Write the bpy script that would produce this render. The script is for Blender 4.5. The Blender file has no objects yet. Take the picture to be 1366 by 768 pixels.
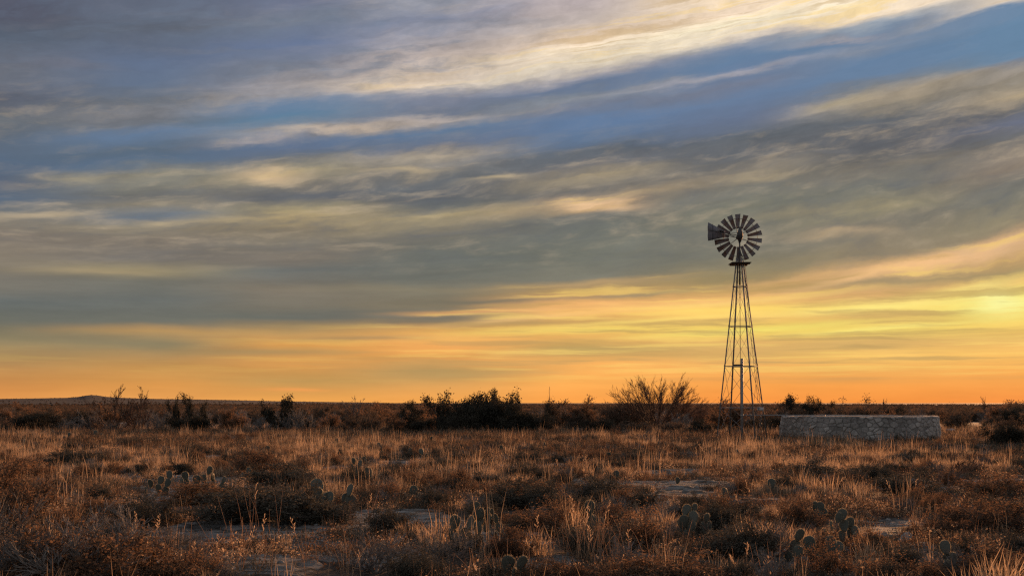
import bpy, math, random
import numpy as np
from math import sin, cos, pi, radians
from mathutils import Vector, Matrix, Euler

SC = bpy.context.scene
COL = SC.collection

# ------------------------------------------------------------------ camera
FPX, HZ, EYE = 1518.0, 537.0, 1.7          # focal length in photo pixels, horizon row, eye height
cam = bpy.data.cameras.new('camera'); camo = bpy.data.objects.new('camera', cam); COL.objects.link(camo)
cam.sensor_width = 36.0; cam.lens = 36.0 * FPX / 1366.0
camo.location = (0, 0, EYE); camo.rotation_euler = (radians(90), 0, 0)
cam.shift_y = (HZ - 384.0) / 1366.0
cam.clip_start = 0.1; cam.clip_end = 20000
SC.camera = camo
SC.render.resolution_x, SC.render.resolution_y = 1024, 575
SC.view_settings.view_transform = 'Standard'; SC.view_settings.look = 'None'
SC.view_settings.exposure = 0.0; SC.view_settings.gamma = 1.0
SC.render.engine = 'CYCLES'
SC.cycles.max_bounces = 4; SC.cycles.diffuse_bounces = 2; SC.cycles.glossy_bounces = 2
SC.cycles.transmission_bounces = 3; SC.cycles.transparent_max_bounces = 4
SC.cycles.use_denoising = False
SC.cycles.sample_clamp_indirect = 3.0
SC.cycles.filter_width = 1.3

# ------------------------------------------------------------------ colour helpers
def lin(c):
    c = c / 255.0
    return c / 12.92 if c <= 0.04045 else ((c + 0.055) / 1.055) ** 2.4
def rgb(r, g, b):
    if b > r: g, b = g - (b - r) * .07, b - (b - r) * .16
    if b > g and r > g - 4: g += (b - g) * .22
    if r - b > 60 and r > 170: b += 14 * min(1.0, max(0.0, (g - 158) / 30.0)); r = min(255, r + 2)
    return (lin(r), lin(g), lin(b), 1.0)

# ------------------------------------------------------------------ sky (world): evening cloud deck over a low sun
SUN_AZ, SUN_EL = radians(24.5), radians(7.5)
world = bpy.data.worlds.new('World'); SC.world = world; world.use_nodes = True
NT = world.node_tree; NT.nodes.clear()
class Sock: pass
def nd(t, **k):
    n = NT.nodes.new(t)
    for a, b in k.items(): setattr(n, a, b)
    return n
def setin(n, i, v):
    if v is None: return
    if isinstance(v, (int, float)): n.inputs[i].default_value = v
    elif isinstance(v, tuple): n.inputs[i].default_value = v
    else: NT.links.new(v, n.inputs[i])
def M(op, a, b=None, c=None, clamp=False):
    n = nd('ShaderNodeMath', operation=op, use_clamp=clamp)
    setin(n, 0, a); setin(n, 1, b); setin(n, 2, c)
    return n.outputs[0]
def smooth(x, a, b, lo=0.0, hi=1.0, it='SMOOTHSTEP'):
    n = nd('ShaderNodeMapRange', interpolation_type=it)
    setin(n, 0, x)
    for i, v in enumerate((a, b, lo, hi)): n.inputs[i + 1].default_value = v
    return n.outputs[0]
def MIX(f, a, b, mode='MIX'):
    n = nd('ShaderNodeMix', data_type='RGBA', blend_type=mode)
    setin(n, 0, f); setin(n, 6, a); setin(n, 7, b)
    return n.outputs[2]
def XYZ(x, y, z=0.0):
    n = nd('ShaderNodeCombineXYZ'); setin(n, 0, x); setin(n, 1, y); setin(n, 2, z)
    return n.outputs[0]
def NOISE(vec, scale=1.0, detail=4.0, rough=0.5):
    n = nd('ShaderNodeTexNoise'); setin(n, 'Vector', vec)
    n.inputs['Scale'].default_value = scale; n.inputs['Detail'].default_value = detail; n.inputs['Roughness'].default_value = rough
    return n.outputs[0]

def sm(x, a, b):
    t = min(1, max(0, (x - a) / (b - a))); return t * t * (3 - 2 * t)
SHEAR, SH0, SH1 = 0.125, 0.06, 0.19
def sky_uw(px, py):
    """photo pixel -> azimuth, sheared elevation tangent"""
    tx = (px - 683.0) / FPX
    az = math.atan(tx); e = (HZ - py) / FPX * cos(az)
    return az, e - SHEAR * sm(e, SH0, SH1) * az

tc = nd('ShaderNodeTexCoord'); sep = nd('ShaderNodeSeparateXYZ'); NT.links.new(tc.outputs['Generated'], sep.inputs[0])
X, Y, Z = sep.outputs
AZ = M('ARCTAN2', X, Y)
H = M('SQRT', M('ADD', M('MULTIPLY', X, X), M('MULTIPLY', Y, Y)))
E = M('DIVIDE', Z, M('MAXIMUM', H, 0.02))
W = M('SUBTRACT', E, M('MULTIPLY', smooth(E, SH0, SH1, 0, SHEAR), AZ))
# wind-drawn turbulence of the cloud layer
hgt = smooth(E, 0.03, 0.22, 0.16, 1.0, 'LINEAR')
n1 = M('SUBTRACT', NOISE(XYZ(M('MULTIPLY', AZ, 9.0), M('MULTIPLY', W, 48.0), 3.1), 1.0, 5.0, 0.55), 0.5)
n2 = M('SUBTRACT', NOISE(XYZ(M('MULTIPLY', AZ, 26.0), M('MULTIPLY', W, 95.0), 8.7), 1.0, 5.0, 0.62), 0.5)
n3 = M('SUBTRACT', NOISE(XYZ(M('MULTIPLY', AZ, 5.0), M('MULTIPLY', W, 11.0), 5.5), 1.0, 3.0, 0.5), 0.5)
Wd = M('ADD', W, M('MULTIPLY', hgt, M('ADD', M('MULTIPLY', n1, 0.024), M('MULTIPLY', n2, 0.009))))
AZd = M('ADD', AZ, M('ADD', M('MULTIPLY', n1, 0.03), M('MULTIPLY', n3, 0.06)))

COLS = [
 (-40, [(0,88,95,115),(20,86,88,108),(50,88,100,118),(80,106,112,126),(100,112,114,128),(135,92,98,113),(160,105,110,120),(190,96,110,128),(215,90,110,135),(245,86,102,126),(265,92,112,136),(282,112,116,122),(290,138,130,116),(312,122,114,106),(340,140,129,113),(365,122,116,106),(385,124,120,110),(402,104,109,107),(430,112,112,100),(450,140,128,98),(475,170,138,92),(500,196,142,82),(520,212,143,76),(533,222,150,80)]),
 (195, [(0,98,108,128),(40,96,104,119),(80,100,118,148),(110,102,120,147),(135,108,116,128),(150,126,125,131),(163,112,118,128),(178,101,127,160),(200,92,110,130),(216,92,115,142),(232,138,133,119),(248,128,126,117),(262,110,110,108),(275,138,130,115),(289,108,120,134),(300,146,136,118),(320,128,119,108),(345,119,114,108),(360,152,139,110),(375,119,117,107),(400,108,111,107),(430,112,112,102),(441,182,146,95),(458,146,132,100),(488,198,149,86),(515,220,154,80),(533,231,160,84)]),
 (390, [(0,112,121,146),(30,120,125,146),(60,106,124,158),(90,124,126,143),(110,152,147,152),(125,150,147,154),(139,104,133,167),(155,97,134,168),(176,132,137,152),(195,97,118,150),(210,108,117,130),(231,156,145,120),(250,124,120,113),(262,101,103,110),(276,156,144,116),(290,172,153,116),(305,140,128,108),(325,124,118,108),(345,128,119,108),(361,110,112,108),(385,128,119,105),(410,124,118,105),(425,110,112,104),(441,178,146,96),(458,219,160,86),(488,215,155,85),(508,190,149,86),(533,236,166,80)]),
 (585, [(0,150,150,165),(25,130,138,160),(50,160,155,165),(75,188,174,167),(98,206,188,170),(112,172,163,163),(125,130,136,155),(150,110,122,143),(160,134,134,142),(175,96,125,160),(195,108,119,140),(205,150,141,130),(220,134,130,125),(240,104,107,112),(260,95,98,106),(275,110,112,110),(289,162,148,119),(310,124,119,108),(340,110,112,106),(370,112,113,105),(385,125,120,105),(408,132,121,100),(424,116,113,101),(440,216,163,90),(454,246,177,90),(475,236,166,85),(494,182,150,95),(510,214,160,90),(533,246,170,80)]),
 (780, [(0,188,175,175),(25,195,181,173),(50,230,206,182),(64,250,231,202),(80,214,195,176),(98,166,159,165),(114,105,125,156),(130,132,137,150),(145,120,130,150),(165,100,130,170),(185,98,124,158),(205,96,105,116),(225,117,115,115),(236,158,144,120),(255,124,119,112),(271,172,150,120),(285,115,115,110),(310,115,117,110),(340,120,120,108),(370,125,122,108),(386,182,150,100),(400,238,180,105),(415,250,190,95),(430,202,161,96),(440,251,202,92),(450,235,180,90),(465,182,155,95),(485,250,180,86),(510,250,175,80),(533,252,165,75)]),
 (975, [(0,250,226,196),(15,240,216,190),(33,255,241,208),(48,216,197,180),(60,120,135,160),(80,104,134,170),(100,105,130,165),(116,118,128,150),(130,105,130,165),(160,104,120,148),(190,100,105,115),(215,110,110,110),(235,140,130,115),(250,120,118,110),(280,125,124,110),(310,120,118,108),(340,125,122,108),(370,150,135,100),(385,195,160,100),(400,235,180,100),(414,255,216,95),(426,246,196,93),(439,255,224,95),(455,230,180,95),(475,220,175,95),(495,245,175,85),(515,250,165,75),(536,252,155,70)]),
 (1170,[(0,248,228,200),(18,240,220,195),(30,160,165,175),(44,105,135,170),(60,124,140,163),(80,104,134,170),(100,106,134,168),(115,122,128,136),(130,165,152,135),(141,148,139,125),(155,105,108,115),(180,100,101,108),(210,105,105,105),(226,125,118,108),(250,115,115,108),(280,152,142,115),(295,125,120,108),(320,138,128,110),(345,146,132,108),(359,214,172,114),(375,150,135,105),(395,225,176,105),(410,255,226,110),(425,216,176,96),(440,255,226,100),(455,226,181,96),(475,250,200,95),(495,240,175,85),(515,252,165,75),(536,252,155,70)]),
 (1366,[(0,236,216,190),(9,112,141,174),(30,105,140,175),(78,105,139,173),(90,120,130,148),(105,148,139,125),(125,162,147,124),(140,106,106,110),(165,113,121,144),(180,110,110,110),(215,142,129,115),(240,120,118,112),(260,120,118,108),(280,148,137,112),(300,148,134,110),(325,226,183,125),(345,200,165,110),(360,165,143,105),(375,240,195,100),(390,255,231,96),(408,255,241,112),(430,250,215,95),(450,226,180,95),(470,250,195,90),(500,245,170,80),(520,250,160,75),(536,250,150,70)]),
]
WMAX = 0.45
col = None; prevu = None
for px, st in COLS:
    cr = nd('ShaderNodeValToRGB'); ramp = cr.color_ramp; ramp.interpolation = 'LINEAR'
    pts = sorted((sky_uw(px, s[0])[1] / WMAX, rgb(*s[1:])) for s in st)
    while len(ramp.elements) > 1: ramp.elements.remove(ramp.elements[0])
    ramp.elements[0].position = pts[0][0]; ramp.elements[0].color = pts[0][1]
    for p, c in pts[1:]:
        e = ramp.elements.new(p); e.color = c
    setin(cr, 0, M('DIVIDE', Wd, WMAX))
    u = math.atan((px - 683.0) / FPX)
    if col is None: col = cr.outputs[0]
    else: col = MIX(smooth(AZd, prevu, u), col, cr.outputs[0])
    prevu = u

# separate wisps, rolls and gaps: centre px,py, half length, half thickness, tilt, colour, strength
WISP = [
 (470,172,110,7,.10,(205,185,165),.75),(560,160,60,5,.06,(190,175,165),.5),(340,190,60,5,.14,(165,155,155),.5),
 (545,112,80,10,.08,(240,215,185),.65),(820,78,200,13,.15,(255,240,210),.6),(1050,27,190,8,.15,(255,240,212),.6),
 (960,100,120,5,.15,(180,172,175),.6),(1130,50,60,4,.04,(175,165,165),.55),(880,110,60,5,.12,(150,148,155),.5),
 (800,272,46,8,-.05,(235,195,135),.85),(655,241,40,5,.08,(200,180,145),.6),(360,236,40,9,.0,(220,190,135),.6),
 (540,228,45,6,.0,(195,175,140),.55),(560,207,60,9,.10,(180,168,150),.55),(105,236,45,8,.0,(170,158,130),.5),
 (60,288,50,6,.10,(185,165,130),.5),(215,297,24,5,.0,(200,178,140),.5),(130,363,80,6,.03,(175,155,118),.5),
 (480,262,75,9,-.03,(95,98,108),.6),(1110,140,40,8,.15,(185,170,140),.6),(1250,118,100,9,.12,(165,150,125),.5),
 (1000,238,60,6,.06,(175,158,128),.5),(1120,312,60,5,.0,(205,178,130),.45),(1060,285,90,5,.05,(165,150,118),.4),
 (1180,362,130,4,.13,(250,200,125),.65),(1290,338,80,5,.14,(245,195,125),.5),(1050,374,70,4,.05,(235,185,110),.5),
 (690,258,120,8,.0,(98,101,108),.4),(960,205,160,14,.04,(98,100,108),.5),(1250,190,150,13,.04,(98,98,106),.45),
 (1120,180,120,12,.1,(98,100,108),.4),(380,520,45,3,.0,(255,165,85),.6),(100,450,90,8,.0,(128,120,98),.5),(200,462,60,5,.0,(135,125,98),.5),
 (700,345,200,14,.0,(112,115,108),.4),(540,385,120,8,.0,(135,125,102),.4),(440,420,90,6,.03,(112,112,104),.5),
 (620,500,110,8,.05,(185,152,95),.5),(760,470,110,6,.03,(188,158,98),.5),(900,462,120,6,.02,(200,168,98),.45),
 (1200,408,190,4,.06,(255,234,120),.6),(1270,388,110,4,.10,(255,232,120),.5),(740,441,120,6,.03,(255,216,98),.8),(590,453,70,5,.02,(250,190,88),.7),(640,402,120,4,.04,(128,120,102),.8),(700,414,110,3,.05,(235,178,105),.7),(560,428,90,4,.02,(128,118,100),.7),(600,417,70,3,.03,(215,160,100),.6),(850,392,90,3,.06,(140,132,108),.6),(800,376,120,4,.05,(190,158,110),.5),(480,452,90,4,.02,(150,132,100),.5),(340,470,110,5,.0,(150,135,98),.5),(520,478,80,4,.02,(200,155,92),.5),(1000,402,150,3,.06,(255,214,110),.6),(880,428,150,3,.05,(255,222,105),.6),(1000,440,140,4,.05,(255,235,105),.6),(800,440,60,4,.03,(255,225,100),.6),
 (1340,404,44,13,.0,(255,250,150),.8),(1120,460,130,8,.04,(205,172,102),.4),(1140,505,40,3,.02,(222,160,90),.4),
 (700,425,100,4,.08,(255,205,115),.5),(910,405,140,5,.04,(255,205,110),.4),(1180,438,120,3,.06,(255,238,120),.5),
 (20,12,60,16,.0,(86,84,104),.5),(90,88,60,6,.03,(120,118,134),.4),(240,20,60,6,-.05,(118,124,140),.35),(280,67,60,3,.02,(122,124,142),.35),
]
for (px, py, a, b, t, c, k) in WISP:
    u0, w0 = sky_uw(px, py)
    ca = cos(u0) ** 2 / FPX; a *= .88; b *= .74; k = min(1.0, k * 1.08)
    # tilt is given in the picture; the sheared frame already carries part of it
    e0 = (HZ - py) / FPX
    tt = t - SHEAR * sm(e0, SH0, SH1)
    du = M('SUBTRACT', AZd, u0)
    dw = M('SUBTRACT', M('SUBTRACT', Wd, w0), M('MULTIPLY', du, tt))
    q = M('ADD', M('POWER', M('MULTIPLY', du, 1 / (a * ca)), 2.0), M('POWER', M('MULTIPLY', dw, FPX / b), 2.0))
    f = M('MULTIPLY', M('EXPONENT', M('MULTIPLY', q, -0.7)), k)
    col = MIX(f, col, rgb(*c))

# fine texture of the cirrus and ripples
f1 = NOISE(XYZ(M('MULTIPLY', AZd, 16.0), M('MULTIPLY', Wd, 80.0), 1.3), 1.0, 8.0, 0.6)
f2 = NOISE(XYZ(M('MULTIPLY', AZ, 55.0), M('MULTIPLY', Wd, 150.0), 6.3), 1.0, 6.0, 0.62)
f3 = NOISE(XYZ(M('MULTIPLY', AZ, 5.0), M('MULTIPLY', W, 70.0), 9.3), 1.0, 4.0, 0.55)
f4 = NOISE(XYZ(M('MULTIPLY', AZd, 5.0), M('MULTIPLY', Wd, 125.0), 2.9), 1.0, 5.0, 0.6)
sc_ = nd('ShaderNodeSeparateColor'); setin(sc_, 0, col)
cloudy = smooth(M('DIVIDE', sc_.outputs[0], M('MAXIMUM', sc_.outputs[2], .01)), 0.38, 1.0, 0.22, 1.0)
# lumpy rolls of the middle deck: warm tops, grey undersides
f5 = NOISE(XYZ(M('MULTIPLY', AZd, 17.0), M('MULTIPLY', Wd, 88.0), 4.4), 1.0, 6.0, 0.56)
f6 = NOISE(XYZ(M('MULTIPLY', AZd, 50.0), M('MULTIPLY', Wd, 170.0), 7.7), 1.0, 5.0, 0.6)
f56 = M('ADD', M('MULTIPLY', f5, .68), M('MULTIPLY', f6, .32))
mid = M('MULTIPLY', smooth(E, .10, .15), smooth(E, .285, .23))
col = MIX(M('MULTIPLY', M('MULTIPLY', smooth(f56, .48, .74), mid), M('MULTIPLY', cloudy, .50)), col, rgb(196, 176, 148))
col = MIX(M('MULTIPLY', M('MULTIPLY', smooth(f56, .52, .28), mid), M('MULTIPLY', cloudy, .45)), col, rgb(94, 100, 109))
topz = smooth(E, .24, .30)
col = MIX(M('MULTIPLY', M('MULTIPLY', smooth(f56, .50, .74), M('MULTIPLY', topz, smooth(AZ, radians(-20), radians(-4), .3, 1.0))), M('MULTIPLY', cloudy, .30)), col, rgb(205, 190, 176))
col = MIX(M('MULTIPLY', M('MULTIPLY', smooth(f56, .54, .34), M('MULTIPLY', topz, smooth(AZ, radians(6), radians(-6)))), M('MULTIPLY', cloudy, .55)), col, rgb(106, 124, 148))
# tan bars and bright bars across the glowing band
band = M('MULTIPLY', smooth(E, 0.012, 0.035), smooth(M('SUBTRACT', sc_.outputs[0], sc_.outputs[2]), .10, .40))
lowl = smooth(AZ, radians(-16), radians(6), 0.22, 1.0)
col = MIX(M('MULTIPLY', M('MULTIPLY', smooth(f4, .50, .66), band), M('MULTIPLY', lowl, .62)), col, rgb(184, 154, 98))
col = MIX(M('MULTIPLY', M('MULTIPLY', smooth(f4, .50, .36), band), M('MULTIPLY', lowl, .50)), col, rgb(255, 216, 102))
amp1 = smooth(E, 0.02, 0.22, 0.16, 0.62, 'LINEAR')
amp2 = smooth(E, 0.08, 0.30, 0.05, 0.50, 'SMOOTHSTEP')
tex = M('ADD', M('MULTIPLY', M('SUBTRACT', f1, 0.5), amp1), M('MULTIPLY', M('SUBTRACT', f2, 0.5), amp2))
g = M('ADD', 0.985, M('MULTIPLY', cloudy, M('ADD', tex, M('MULTIPLY', M('SUBTRACT', f3, 0.5), 0.30))))
vm = nd('ShaderNodeVectorMath', operation='SCALE'); setin(vm, 0, col); setin(vm, 'Scale', g)
col = vm.outputs[0]
# away from the sunset: plain clear evening sky
nis = nd('ShaderNodeTexSky', sky_type='NISHITA', sun_disc=False, sun_elevation=SUN_EL, sun_rotation=SUN_AZ, air_density=1.0, dust_density=1.2)
nb = nd('ShaderNodeVectorMath', operation='SCALE'); setin(nb, 0, nis.outputs[0]); nb.inputs['Scale'].default_value = 0.055
away = M('MULTIPLY', smooth(M('ABSOLUTE', AZ), radians(34), radians(75)), 1.0)
up = smooth(E, 0.42, 0.9)
f = M('MAXIMUM', away, up)
clr = nd('ShaderNodeVectorMath', operation='ADD'); setin(clr, 0, nb.outputs[0]); clr.inputs[1].default_value = (0.185, 0.175, 0.185)
col = MIX(f, col, clr.outputs[0])
bg = nd('ShaderNodeBackground'); setin(bg, 0, col); bg.inputs[1].default_value = 1.0
out = nd('ShaderNodeOutputWorld'); NT.links.new(bg.outputs[0], out.inputs[0])
world.cycles.sampling_method = 'MANUAL'; world.cycles.sample_map_resolution = 512

# ------------------------------------------------------------------ sun
sl = bpy.data.lights.new('sun', 'SUN'); so = bpy.data.objects.new('sun', sl); COL.objects.link(so)
sl.energy = 5.0; sl.angle = radians(1.0); sl.color = (1.0, 0.47, 0.20)
sd = Vector((sin(SUN_AZ) * cos(SUN_EL), cos(SUN_AZ) * cos(SUN_EL), sin(SUN_EL)))
so.rotation_euler = sd.to_track_quat('Z', 'Y').to_euler()
so.location = (0, 0, 60)

# ------------------------------------------------------------------ numpy noise and terrain
def _h(ix, iy, s):
    n = (ix.astype(np.int64) * 374761393 + iy.astype(np.int64) * 668265263 + s * 1442695041) & 0x7fffffff
    n = ((n ^ (n >> 13)) * 1274126177) & 0x7fffffff
    n = (n ^ (n >> 16)) & 0xffffff
    return n / float(0xffffff)
def vnoise(x, y, s=0):
    x = np.asarray(x, float); y = np.asarray(y, float)
    ix = np.floor(x); iy = np.floor(y); fx = x - ix; fy = y - iy
    fx = fx * fx * (3 - 2 * fx); fy = fy * fy * (3 - 2 * fy)
    a = _h(ix, iy, s); b = _h(ix + 1, iy, s); c = _h(ix, iy + 1, s); d = _h(ix + 1, iy + 1, s)
    return (a * (1 - fx) + b * fx) * (1 - fy) + (c * (1 - fx) + d * fx) * fy
def fbm(x, y, o=4, s=0):
    t = 0; a = 0.5; w = 0
    for k in range(o):
        t = t + a * vnoise(x * 2 ** k + 17.3 * k, y * 2 ** k + 5.1 * k, s + k); w += a; a *= 0.5
    return t / w
def nsm(x, a, b):
    t = np.clip((x - a) / (b - a), 0, 1); return t * t * (3 - 2 * t)

def gxy(px, py, h=0.0):
    """ground point seen at a photo pixel (flat ground)"""
    y = (EYE - h) * FPX / (py - HZ)
    return (px - 683.0) / FPX * y, y

# bare limestone pavement: px, py, half width, half height in the photo
BARE = [(330,716,175,20),(430,708,90,13),(300,750,130,14),(450,745,90,12),(130,606,60,5),(480,625,70,5),(300,612,70,5),(760,622,70,5),(900,630,60,5),(1010,668,60,6),(130,640,70,10),(215,640,60,8),(110,603,40,4),(560,700,60,9),(640,715,120,10),(480,735,110,12),
        (700,760,90,10),(860,742,110,11),(1090,755,110,12),(1160,735,80,10),(1200,705,60,9),(560,615,60,4),(650,668,40,7),(760,745,60,8),
        (330,765,120,10),(1100,650,60,5),(1150,690,60,7),(400,608,50,4),(700,610,70,4),(950,760,90,10),(230,760,60,8),(1180,765,60,8),(330,655,60,6),(1240,745,60,8)]
BW = []
for (px, py, a, b) in BARE:
    x, y = gxy(px, py); s = y / FPX
    BW.append((x, y, a * s * .95, b * y * y / (EYE * FPX) * .92))
def bare(x, y):
    m = np.zeros_like(np.asarray(x, float))
    wx = x + 1.2 * (fbm(x * .9, y * .9, 3, 40) - .5); wy = y + 2.2 * (fbm(x * .9 + 50, y * .9, 3, 41) - .5)
    for (cx, cy, a, b) in BW:
        q = ((wx - cx) / a) ** 2 + ((wy - cy) / b) ** 2
        m = np.maximum(m, 1.0 - nsm(q, 0.45, 1.25))
    m = np.maximum(m, nsm(fbm(x * .35, y * .30, 3, 44), 0.57, 0.65) * nsm(y, 12, 18) * 0.85)
    return m

RPX = np.array([-1200,-600,-200,0,60,90,105,115,122,130,142,165,200,260,300,370,430,500,560,640,800,1366,2400], float)
RPY = np.array([532,532,532,531.5,530.8,530.3,529,527.3,526.6,527.2,529,530.3,531.5,532.5,533.2,534.5,535.6,536.4,537,537.5,538,538,538], float)
def ridge(az):
    p = 683 + FPX * np.tan(np.clip(az, -0.9, 0.9))
    return HZ - np.interp(p, RPX, RPY)          # pixels above the horizon
def height(x, y):
    x = np.asarray(x, float); y = np.asarray(y, float)
    r = np.hypot(x, y); az = np.arctan2(x, y)
    h = 0.05 * (fbm(x * .25, y * .25, 3, 3) - .5) * nsm(r, 6, 14)
    h = h + 0.9 * (fbm(x / 90., y / 90., 3, 9) - .5) * nsm(r, 90, 260)
    b = bare(x, y) * (r < 70)
    # thin limestone ledges where the pavement is bare
    led = fbm(x * .7, y * 1.6, 4, 21)
    st = np.floor(led * 9) / 9.0 + nsm((led * 9) % 1.0, 0.0, 0.18) / 9.0
    h = h + b * (0.24 * (st - .5)) + (r < 70) * 0.03 * (fbm(x * 3, y * 3, 3, 22) - .5)
    front = (y > 0)
    rr = np.where(front, ridge(az), 0.0)
    dist = 1400.0
    top = EYE + rr * dist / FPX * np.cos(az) * 1.0
    k = np.exp(-((r - dist) / 380.0) ** 2)
    wgt = nsm(rr, -0.6, 1.0)
    h = h + wgt * k * np.maximum(top - 0.2, 0.0)
    return h
def zat(x, y): return float(height(np.array([x]), np.array([y]))[0])

# ------------------------------------------------------------------ mesh builder
class MB:
    def __init__(s): s.v = []; s.q = []; s.t = []; s.n = 0; s.a = []
    def add(s, v, q=None, t=None, a=0.0):
        v = np.asarray(v, float).reshape(-1, 3)
        if q is not None and len(q): s.q.append(np.asarray(q, int).reshape(-1, 4) + s.n)
        if t is not None and len(t): s.t.append(np.asarray(t, int).reshape(-1, 3) + s.n)
        s.v.append(v); s.a.append(np.full(len(v), a) if np.isscalar(a) else np.asarray(a, float)); s.n += len(v)
    def tube(s, p0, p1, r0, r1=None, n=6, a=0.0, caps=True):
        p0 = np.asarray(p0, float); p1 = np.asarray(p1, float); r1 = r0 if r1 is None else r1
        d = p1 - p0; L = np.linalg.norm(d)
        if L < 1e-7: return
        d = d / L; up = np.array([0, 0, 1.]) if abs(d[2]) < .9 else np.array([1., 0, 0])
        e1 = np.cross(d, up); e1 /= np.linalg.norm(e1); e2 = np.cross(d, e1)
        th = np.arange(n) * 2 * pi / n
        ring = np.outer(np.cos(th), e1) + np.outer(np.sin(th), e2)
        v = np.vstack([p0 + ring * r0, p1 + ring * r1])
        q = [(i, (i + 1) % n, n + (i + 1) % n, n + i) for i in range(n)]
        t = []
        if caps and n > 3:
            t = [(0, i + 1, i) for i in range(1, n - 1)] + [(n, n + i, n + i + 1) for i in range(1, n - 1)]
        s.add(v, q, t, a)
    def path(s, pts, rad, n=6, a=0.0):
        for i in range(len(pts) - 1): s.tube(pts[i], pts[i + 1], rad[i], rad[i + 1], n, a, caps=(i in (0, len(pts) - 2)))
    def box(s, c, sx, sy, sz, R=None, a=0.0):
        v = np.array([[x, y, z] for z in (-.5, .5) for y in (-.5, .5) for x in (-.5, .5)]) * (sx, sy, sz)
        if R is not None: v = v @ np.array(R.to_3x3()).T
        s.add(v + np.asarray(c, float), [(0, 2, 3, 1), (4, 5, 7, 6), (0, 1, 5, 4), (2, 6, 7, 3), (0, 4, 6, 2), (1, 3, 7, 5)], None, a)
    def angle_iron(s, p0, p1, w, t, out):
        """L-section bar: two flanges, `out` points to the outer corner"""
        p0 = np.asarray(p0, float); p1 = np.asarray(p1, float); d = p1 - p0; d /= np.linalg.norm(d)
        o = np.asarray(out, float); o = o - d * o.dot(d); o /= np.linalg.norm(o); c = np.cross(d, o)
        f1 = (-o + c) / math.sqrt(2); f2 = (-o - c) / math.sqrt(2)
        sec = [np.zeros(3), f1 * w, f1 * w + f2 * t, f1 * t + f2 * t, f2 * w + f1 * t, f2 * w]
        v = [p0 + k for k in sec] + [p1 + k for k in sec]
        q = [(i, (i + 1) % 6, 6 + (i + 1) % 6, 6 + i) for i in range(6)] + [(0, 3, 2, 1), (0, 5, 4, 3), (6, 7, 8, 9), (6, 9, 10, 11)]
        s.add(v, q)
    def mesh(s, name, mat, smooth=False):
        me = bpy.data.meshes.new(name)
        V = np.vstack(s.v); Q = np.vstack(s.q) if s.q else np.zeros((0, 4), int); T = np.vstack(s.t) if s.t else np.zeros((0, 3), int)
        me.vertices.add(len(V)); me.vertices.foreach_set('co', V.astype(np.float32).ravel())
        li = np.concatenate([Q.ravel(), T.ravel()]).astype(np.int32)
        me.loops.add(len(li)); me.loops.foreach_set('vertex_index', li)
        nf = len(Q) + len(T); me.polygons.add(nf)
        ls = np.concatenate([np.arange(len(Q)) * 4, len(Q) * 4 + np.arange(len(T)) * 3]).astype(np.int32)
        me.polygons.foreach_set('loop_start', ls)
        if smooth: me.polygons.foreach_set('use_smooth', np.ones(nf, bool))
        at = me.attributes.new('tint', 'FLOAT', 'POINT'); at.data.foreach_set('value', np.concatenate(s.a).astype(np.float32))
        me.update(calc_edges=True); me.validate()
        me.materials.append(mat)
        return me
    def build(s, name, mat, parent=None, smooth=False, link=True):
        o = bpy.data.objects.new(name, s.mesh(name, mat, smooth))
        if link: COL.objects.link(o)
        if parent: o.parent = parent
        return o

def tag(o, label=None, cat=None, group=None, kind=None):
    for k, v in (('label', label), ('category', cat), ('group', group), ('kind', kind)):
        if v: o[k] = v
        elif k in o and k in ('label', 'group'): del o[k]
    return o
def empty(name, loc, rz=0.0):
    o = bpy.data.objects.new(name, None); COL.objects.link(o); o.location = loc; o.rotation_euler = (0, 0, rz); o.empty_display_size = .2
    return o
KIDS = {}
def copy_tree(o, parent=None):
    c = o.copy(); COL.objects.link(c)
    if parent: c.parent = parent
    for ch in KIDS.get(o.name, ()): copy_tree(ch, c)
    return c

# ------------------------------------------------------------------ materials
def material(name):
    m = bpy.data.materials.new(name); m.use_nodes = True
    t = m.node_tree; t.nodes.clear()
    o = t.nodes.new('ShaderNodeOutputMaterial')
    return m, t, o
def N(t, kind, **k):
    n = t.nodes.new(kind)
    for a, b in k.items():
        if a.startswith('i_'): n.inputs[a[2:].replace('_', ' ')].default_value = b
        else: setattr(n, a, b)
    return n
def plant_mat(name, c1, c2, trans=0.35, rough=0.8, tc=None):
    """leaf / stem: colour drifts per piece (tint) and per plant; lets light through"""
    m, t, o = material(name)
    at = N(t, 'ShaderNodeAttribute', attribute_name='tint'); oi = N(t, 'ShaderNodeObjectInfo')
    ad = N(t, 'ShaderNodeMath', operation='MULTIPLY_ADD'); t.links.new(oi.outputs['Random'], ad.inputs[0]); ad.inputs[1].default_value = 0.45
    mu = N(t, 'ShaderNodeMath', operation='MULTIPLY'); t.links.new(at.outputs['Fac'], mu.inputs[0]); mu.inputs[1].default_value = 0.6
    t.links.new(mu.outputs[0], ad.inputs[2])
    mx = N(t, 'ShaderNodeMix', data_type='RGBA'); t.links.new(ad.outputs[0], mx.inputs[0]); mx.inputs[6].default_value = (*c1, 1); mx.inputs[7].default_value = (*c2, 1)
    d = N(t, 'ShaderNodeBsdfPrincipled'); d.inputs['Roughness'].default_value = rough; d.inputs['Specular IOR Level'].default_value = 0.25
    t.links.new(mx.outputs[2], d.inputs['Base Color'])
    if trans > 0:
        tr = N(t, 'ShaderNodeBsdfTranslucent'); t.links.new(mx.outputs[2], tr.inputs[0])
        ms = N(t, 'ShaderNodeMixShader'); ms.inputs[0].default_value = trans
        t.links.new(d.outputs[0], ms.inputs[1]); t.links.new(tr.outputs[0], ms.inputs[2]); t.links.new(ms.outputs[0], o.inputs[0])
    else: t.links.new(d.outputs[0], o.inputs[0])
    return m
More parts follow.
